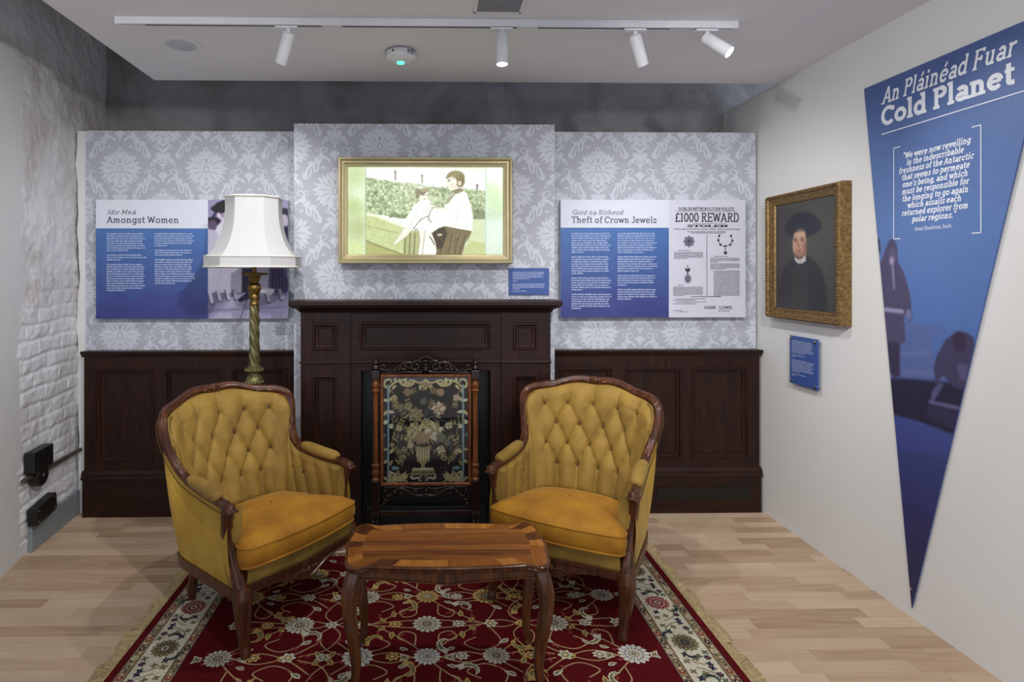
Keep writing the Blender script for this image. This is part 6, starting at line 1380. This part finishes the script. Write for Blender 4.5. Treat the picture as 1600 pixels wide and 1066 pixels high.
    b.quad_grid(rows, 0); b.tube([(q[0], q[1]-.002, q[2]+.004) for q in rows[2]], .006, 6); b.tube([(q[0], q[1]-.004, .258) for q in rows[1]], .007, 6)
    for s in (-1, 1):
        for k in range(6): b.ball((s*(.012+k*.013), -.308+.0015*k, .222+.006*sin(k)), .009, 8, 6, 0, (1.1, .7, .7))
    b.ball((0, -.312, .226), .014, 8, 6, 0, (1, .7, 1)); b.build('front_apron', M['chairwood'], r, smooth=50)
    b = MB(); path = [(p[0]*1.0, p[1], .240) for p in Of]
    b.sweep(path, [(.022, -.010), (.022, .014), (.012, .018), (-.020, .016), (-.026, .006), (-.022, -.010)], (0, 0, 1)); b.build('side_apron', M['chairwood'], r, smooth=50)
    # inner upholstery with deep diamond tufting
    b = MB(); NT_ = 84; dx, dz, v1 = .128, .098, .785; rows = []; pts0 = []
    off = 6
    for j in range(NT_+1):
        t = j/NT_; row_ = []
        for i in range(N):
            p, q = Ff[i], Lf[i]; k = 1 if p[0] >= 0 else -1
            top = (p[0]-(k*.010 if abs(p[0]) > .25 else 0), p[1]-(.012 if p[2] > .66 else 0), p[2]-.012)
            base = (q[0], q[1], .335); e = t
            row_.append(tuple(base[m_]+(top[m_]-base[m_])*e for m_ in range(3)))
        rows.append(row_)
    G = np.array(rows)                       # (NT+1, N, 3)
    for _ in range(40): G[:, 1:-1] = .25*G[:, :-2]+.5*G[:, 1:-1]+.25*G[:, 2:]
    dxy = np.hypot(np.diff(G[:, :, 0], axis=1), np.diff(G[:, :, 1], axis=1)); U = np.concatenate([np.zeros((NT_+1, 1)), np.cumsum(dxy, 1)], 1); U -= U[:, N//2][:, None]; V = G[:, :, 2]
    # fan: normalise width so the lattice spreads with the back
    Us = U/(.80+.32*np.clip((V-.42)/.45, 0, 1)); p_ = Us/dx; q_ = (V-v1)/dz
    aa, bb = p_+q_/2, p_-q_/2
    inner = (np.abs(np.sin(PI*aa))*np.abs(np.sin(PI*bb)))**.34
    topm = np.abs(np.sin(PI*p_))**.8; botm = np.abs(np.sin(PI*(p_+.5)))**.8
    puff = np.where(q_ > 0, topm+(1-topm)*np.clip(q_/1.1, 0, 1)**1.5*.6, np.where(q_ < -3, botm, inner))
    fl = np.clip((np.abs(p_)-1.95)/.45, 0, 1); fl = fl*fl*(3-2*fl); puff = puff*(1-fl)+.72*fl
    armz = np.clip((np.abs(Us)-.33)/.06, 0, 1)*np.clip((.70-V)/.06, 0, 1); armp = np.abs(np.sin(PI*(np.abs(Us)-.36)/.115))**.6
    puff = puff*(1-armz)+armp*.75*armz
    tt = np.linspace(0, 1, NT_+1)[:, None]; edge = np.clip(tt/.08, 0, 1)**.6*np.clip((1-tt)/.10, 0, 1)**.6
    ii = np.arange(N)[None, :]; edge = edge*np.clip(np.minimum(ii, N-1-ii)/5., 0, 1)**.6
    pit = np.zeros_like(puff); btn = []
    for rw in range(4):
        for c in ([-2, -1, 0, 1, 2] if rw % 2 == 0 else [-1.5, -.5, .5, 1.5]):
            d2 = ((p_-c)*dx)**2+((q_+rw)*dz)**2; pit += np.exp(-d2/.013**2); btn.append(np.unravel_index(np.argmin(d2), d2.shape))
    for sgn in (-1, 1):
        for (u0, zv) in ((.36+.115, .50), (.36+.23, .49)):
            d2 = (Us-sgn*u0)**2+(V-zv)**2; pit += .8*np.exp(-d2/.014**2); btn.append(np.unravel_index(np.argmin(d2), d2.shape))
    disp = edge*(1-.35*np.clip((np.abs(Us)-.22)/.2, 0, 1))*(.014+.034*puff-.016*pit)
    gu = np.gradient(G, axis=1); gv = np.gradient(G, axis=0); nn = np.cross(gu, gv); nn /= np.linalg.norm(nn, axis=2, keepdims=True)+1e-9
    if nn[NT_//2, N//2, 1] > 0: nn = -nn
    G2 = G+nn*disp[..., None]
    b.quad_grid([[tuple(p) for p in row_] for row_ in G2], 0); bk = b.build('tufted_back', M['velvet'], r, smooth=180)
    for (j, i) in btn:
        q = MB(); c = G2[j, i]+nn[j, i]*.004; q.ball(tuple(c), .0095, 8, 6); q.build('button', M['button'], bk, smooth=60)
    # outer shell
    b = MB(); rows = []
    for j in range(13):
        t = j/12; rows.append([tuple((o_[0]+(f_[0]-o_[0])*t+(1 if m_ == 9 else 0)) if m_ == 0 else ((o_[1]+(f_[1]+.008-o_[1])*t) if m_ == 1 else (.235+(f_[2]-.012-.235)*t)) for m_ in range(3)) for f_, o_ in zip(Ff, Of)])
    Gs = np.array(rows); bul = .012*np.sin(PI*np.linspace(0, 1, 13))[:, None]; gu = np.gradient(Gs, axis=1); gv = np.gradient(Gs, axis=0); n2 = np.cross(gu, gv); n2 /= np.linalg.norm(n2, axis=2, keepdims=True)+1e-9
    if n2[6, N//2, 1] < 0: n2 = -n2
    Gs = Gs+n2*bul[..., None]; b.quad_grid([[tuple(p) for p in row_] for row_ in Gs], 0); b.build('outer_upholstery', M['velvet3'], r, smooth=180)
    # front strip under the cushion, and deck
    b = MB(); up_ = [(p[0], p[1]+.006, .262) for p in loop]; m1 = [(p[0], p[1]-.004, .315) for p in loop]; up2 = [(p[0], p[1]+.012, .362) for p in loop]; dk = [(p[0]*.95, .0, .364) for p in loop]; dk2 = [(p[0]*.85, .2, .364) for p in loop]
    b.quad_grid([up_, m1, up2, dk, dk2], 0); b.build('seat_base', M['velvet'], r, smooth=50)
    for s in (-1, 1):    # facing between the arm support and the seat
        b = MB(); b.quad_grid([[(s*(.300+.014*(z_-.26)/.3), -.212+.02*(.55-z_)/.3*0, z_), (s*.258, -.214, z_)] for z_ in np.linspace(.25, .56, 6)], 0); b.build('arm_facing', M['velvet'], r)
    # cushion
    o = [(0, -.336), (.10, -.332), (.20, -.320), (.272, -.304), (.296, -.280), (.296, -.232), (.276, -.190), (.264, -.09), (.258, .02), (.248, .09), (.226, .140), (.17, .172), (.08, .188), (0, .192)]
    ol = o+[(-x, y) for x, y in o[-2:0:-1]]; ol = [(p[0], p[1]) for p in catmull([(x, y, 0) for x, y in ol], 4, True)]
    b = MB(); rows = []; cy0 = -.05
    for (s_, z_) in ((.02, .352), (.5, .352), (.93, .352), (.98, .358), (1.004, .380), (1.012, .404), (1.0, .432), (.97, .446), (.90, .460), (.75, .476), (.5, .488), (.25, .494), (.02, .495)):
        rows.append([(x*s_, cy0+(y-cy0)*s_, z_+.004*sin(x*9+1)*sin(y*11) * (1 if s_ < .95 and z_ > .44 else 0)) for x, y in ol])
    rows = [[(x, y, z_-.060*(y+.336)/.55-.016) for x, y, z_ in rw_] for rw_ in rows]; b.quad_grid(rows, 0, True); cu = b.build('seat_cushion', M['velvet2'], r, smooth=180)
    b = MB()
    for (s_, z_) in ((.998, .436), (.985, .358)): b.tube([(x*s_, cy0+(y-cy0)*s_, z_-.060*(cy0+(y-cy0)*s_+.336)/.55-.016) for x, y in ol], .005, 6, (0, 0, 1), closed=True)
    b.build('cushion_piping', M['velvet2'], cu, smooth=60)
    # padded arm tops
    for s in (-1, 1):
        path = catmull([(s*.304, .100, .612), (s*.306, .05, .608), (s*.308, -.01, .602), (s*.313, -.07, .596), (s*.318, -.125, .592), (s*.319, -.15, .590)], 5)
        n_ = len(path); rad = [(.026*math.sqrt(max(.05, 1-(2*i/(n_-1)-1)**4)), .030*math.sqrt(max(.05, 1-(2*i/(n_-1)-1)**4))) for i in range(n_)]
        b = MB(); b.sweep(path, [(cos(2*PI*k/14), sin(2*PI*k/14)) for k in range(14)], (0, 0, 1), 0, rad); b.build('arm_pad', M['velvet'], r, smooth=60)
    # beaded trimming where velvet meets wood
    b = MB()
    def beads(path, stp=.0085, rr=.0036):
        acc = 0
        for p, q in zip(path, path[1:]):
            l = math.dist(p, q)
            while acc < l: t = acc/l; b.ball(tuple(p[m_]+(q[m_]-p[m_])*t for m_ in range(3)), rr, 5, 3); acc += stp
            acc -= l
    beads([tuple(np.array(p)+np.array((0 if abs(p[0]) < .2 else -.026*(1 if p[0] > 0 else -1)*min(1, max(0, (p[2]-.6)/.15)), -.016 if p[2] > .66 else -.004, -.028 if (p[2] > .86 or p[2] < .66) else -.01))) for p in Ff])
    beads([(p[0]+(.024 if p[0] > 0 else -.024) if abs(p[0]) > .2 else p[0], p[1]+.006, p[2]-.022) for p in Ff if p[2] < .9])
    beads([(q[0], q[1]-.004, .268) for q in rows and loop])
    for s in (-1, 1): beads([(s*.327, p1, p2) for p1, p2 in ((-.185, .54), (-.172, .47), (-.176, .40), (-.200, .33), (-.232, .27))])
    b.build('beaded_trim', plain('trim_brown', (96, 66, 30), .5), r, smooth=60)['kind'] = 'stuff'
    return r
armchair('gold tufted velvet armchair on the left, turned to the right beside the lamp', (-.751, 2.632, .0130), R(52), 'pair of gold tufted armchairs')
armchair('gold tufted velvet armchair on the right of the table, its back seen square on', (.694, 2.70, .0130), R(-31), 'pair of gold tufted armchairs')
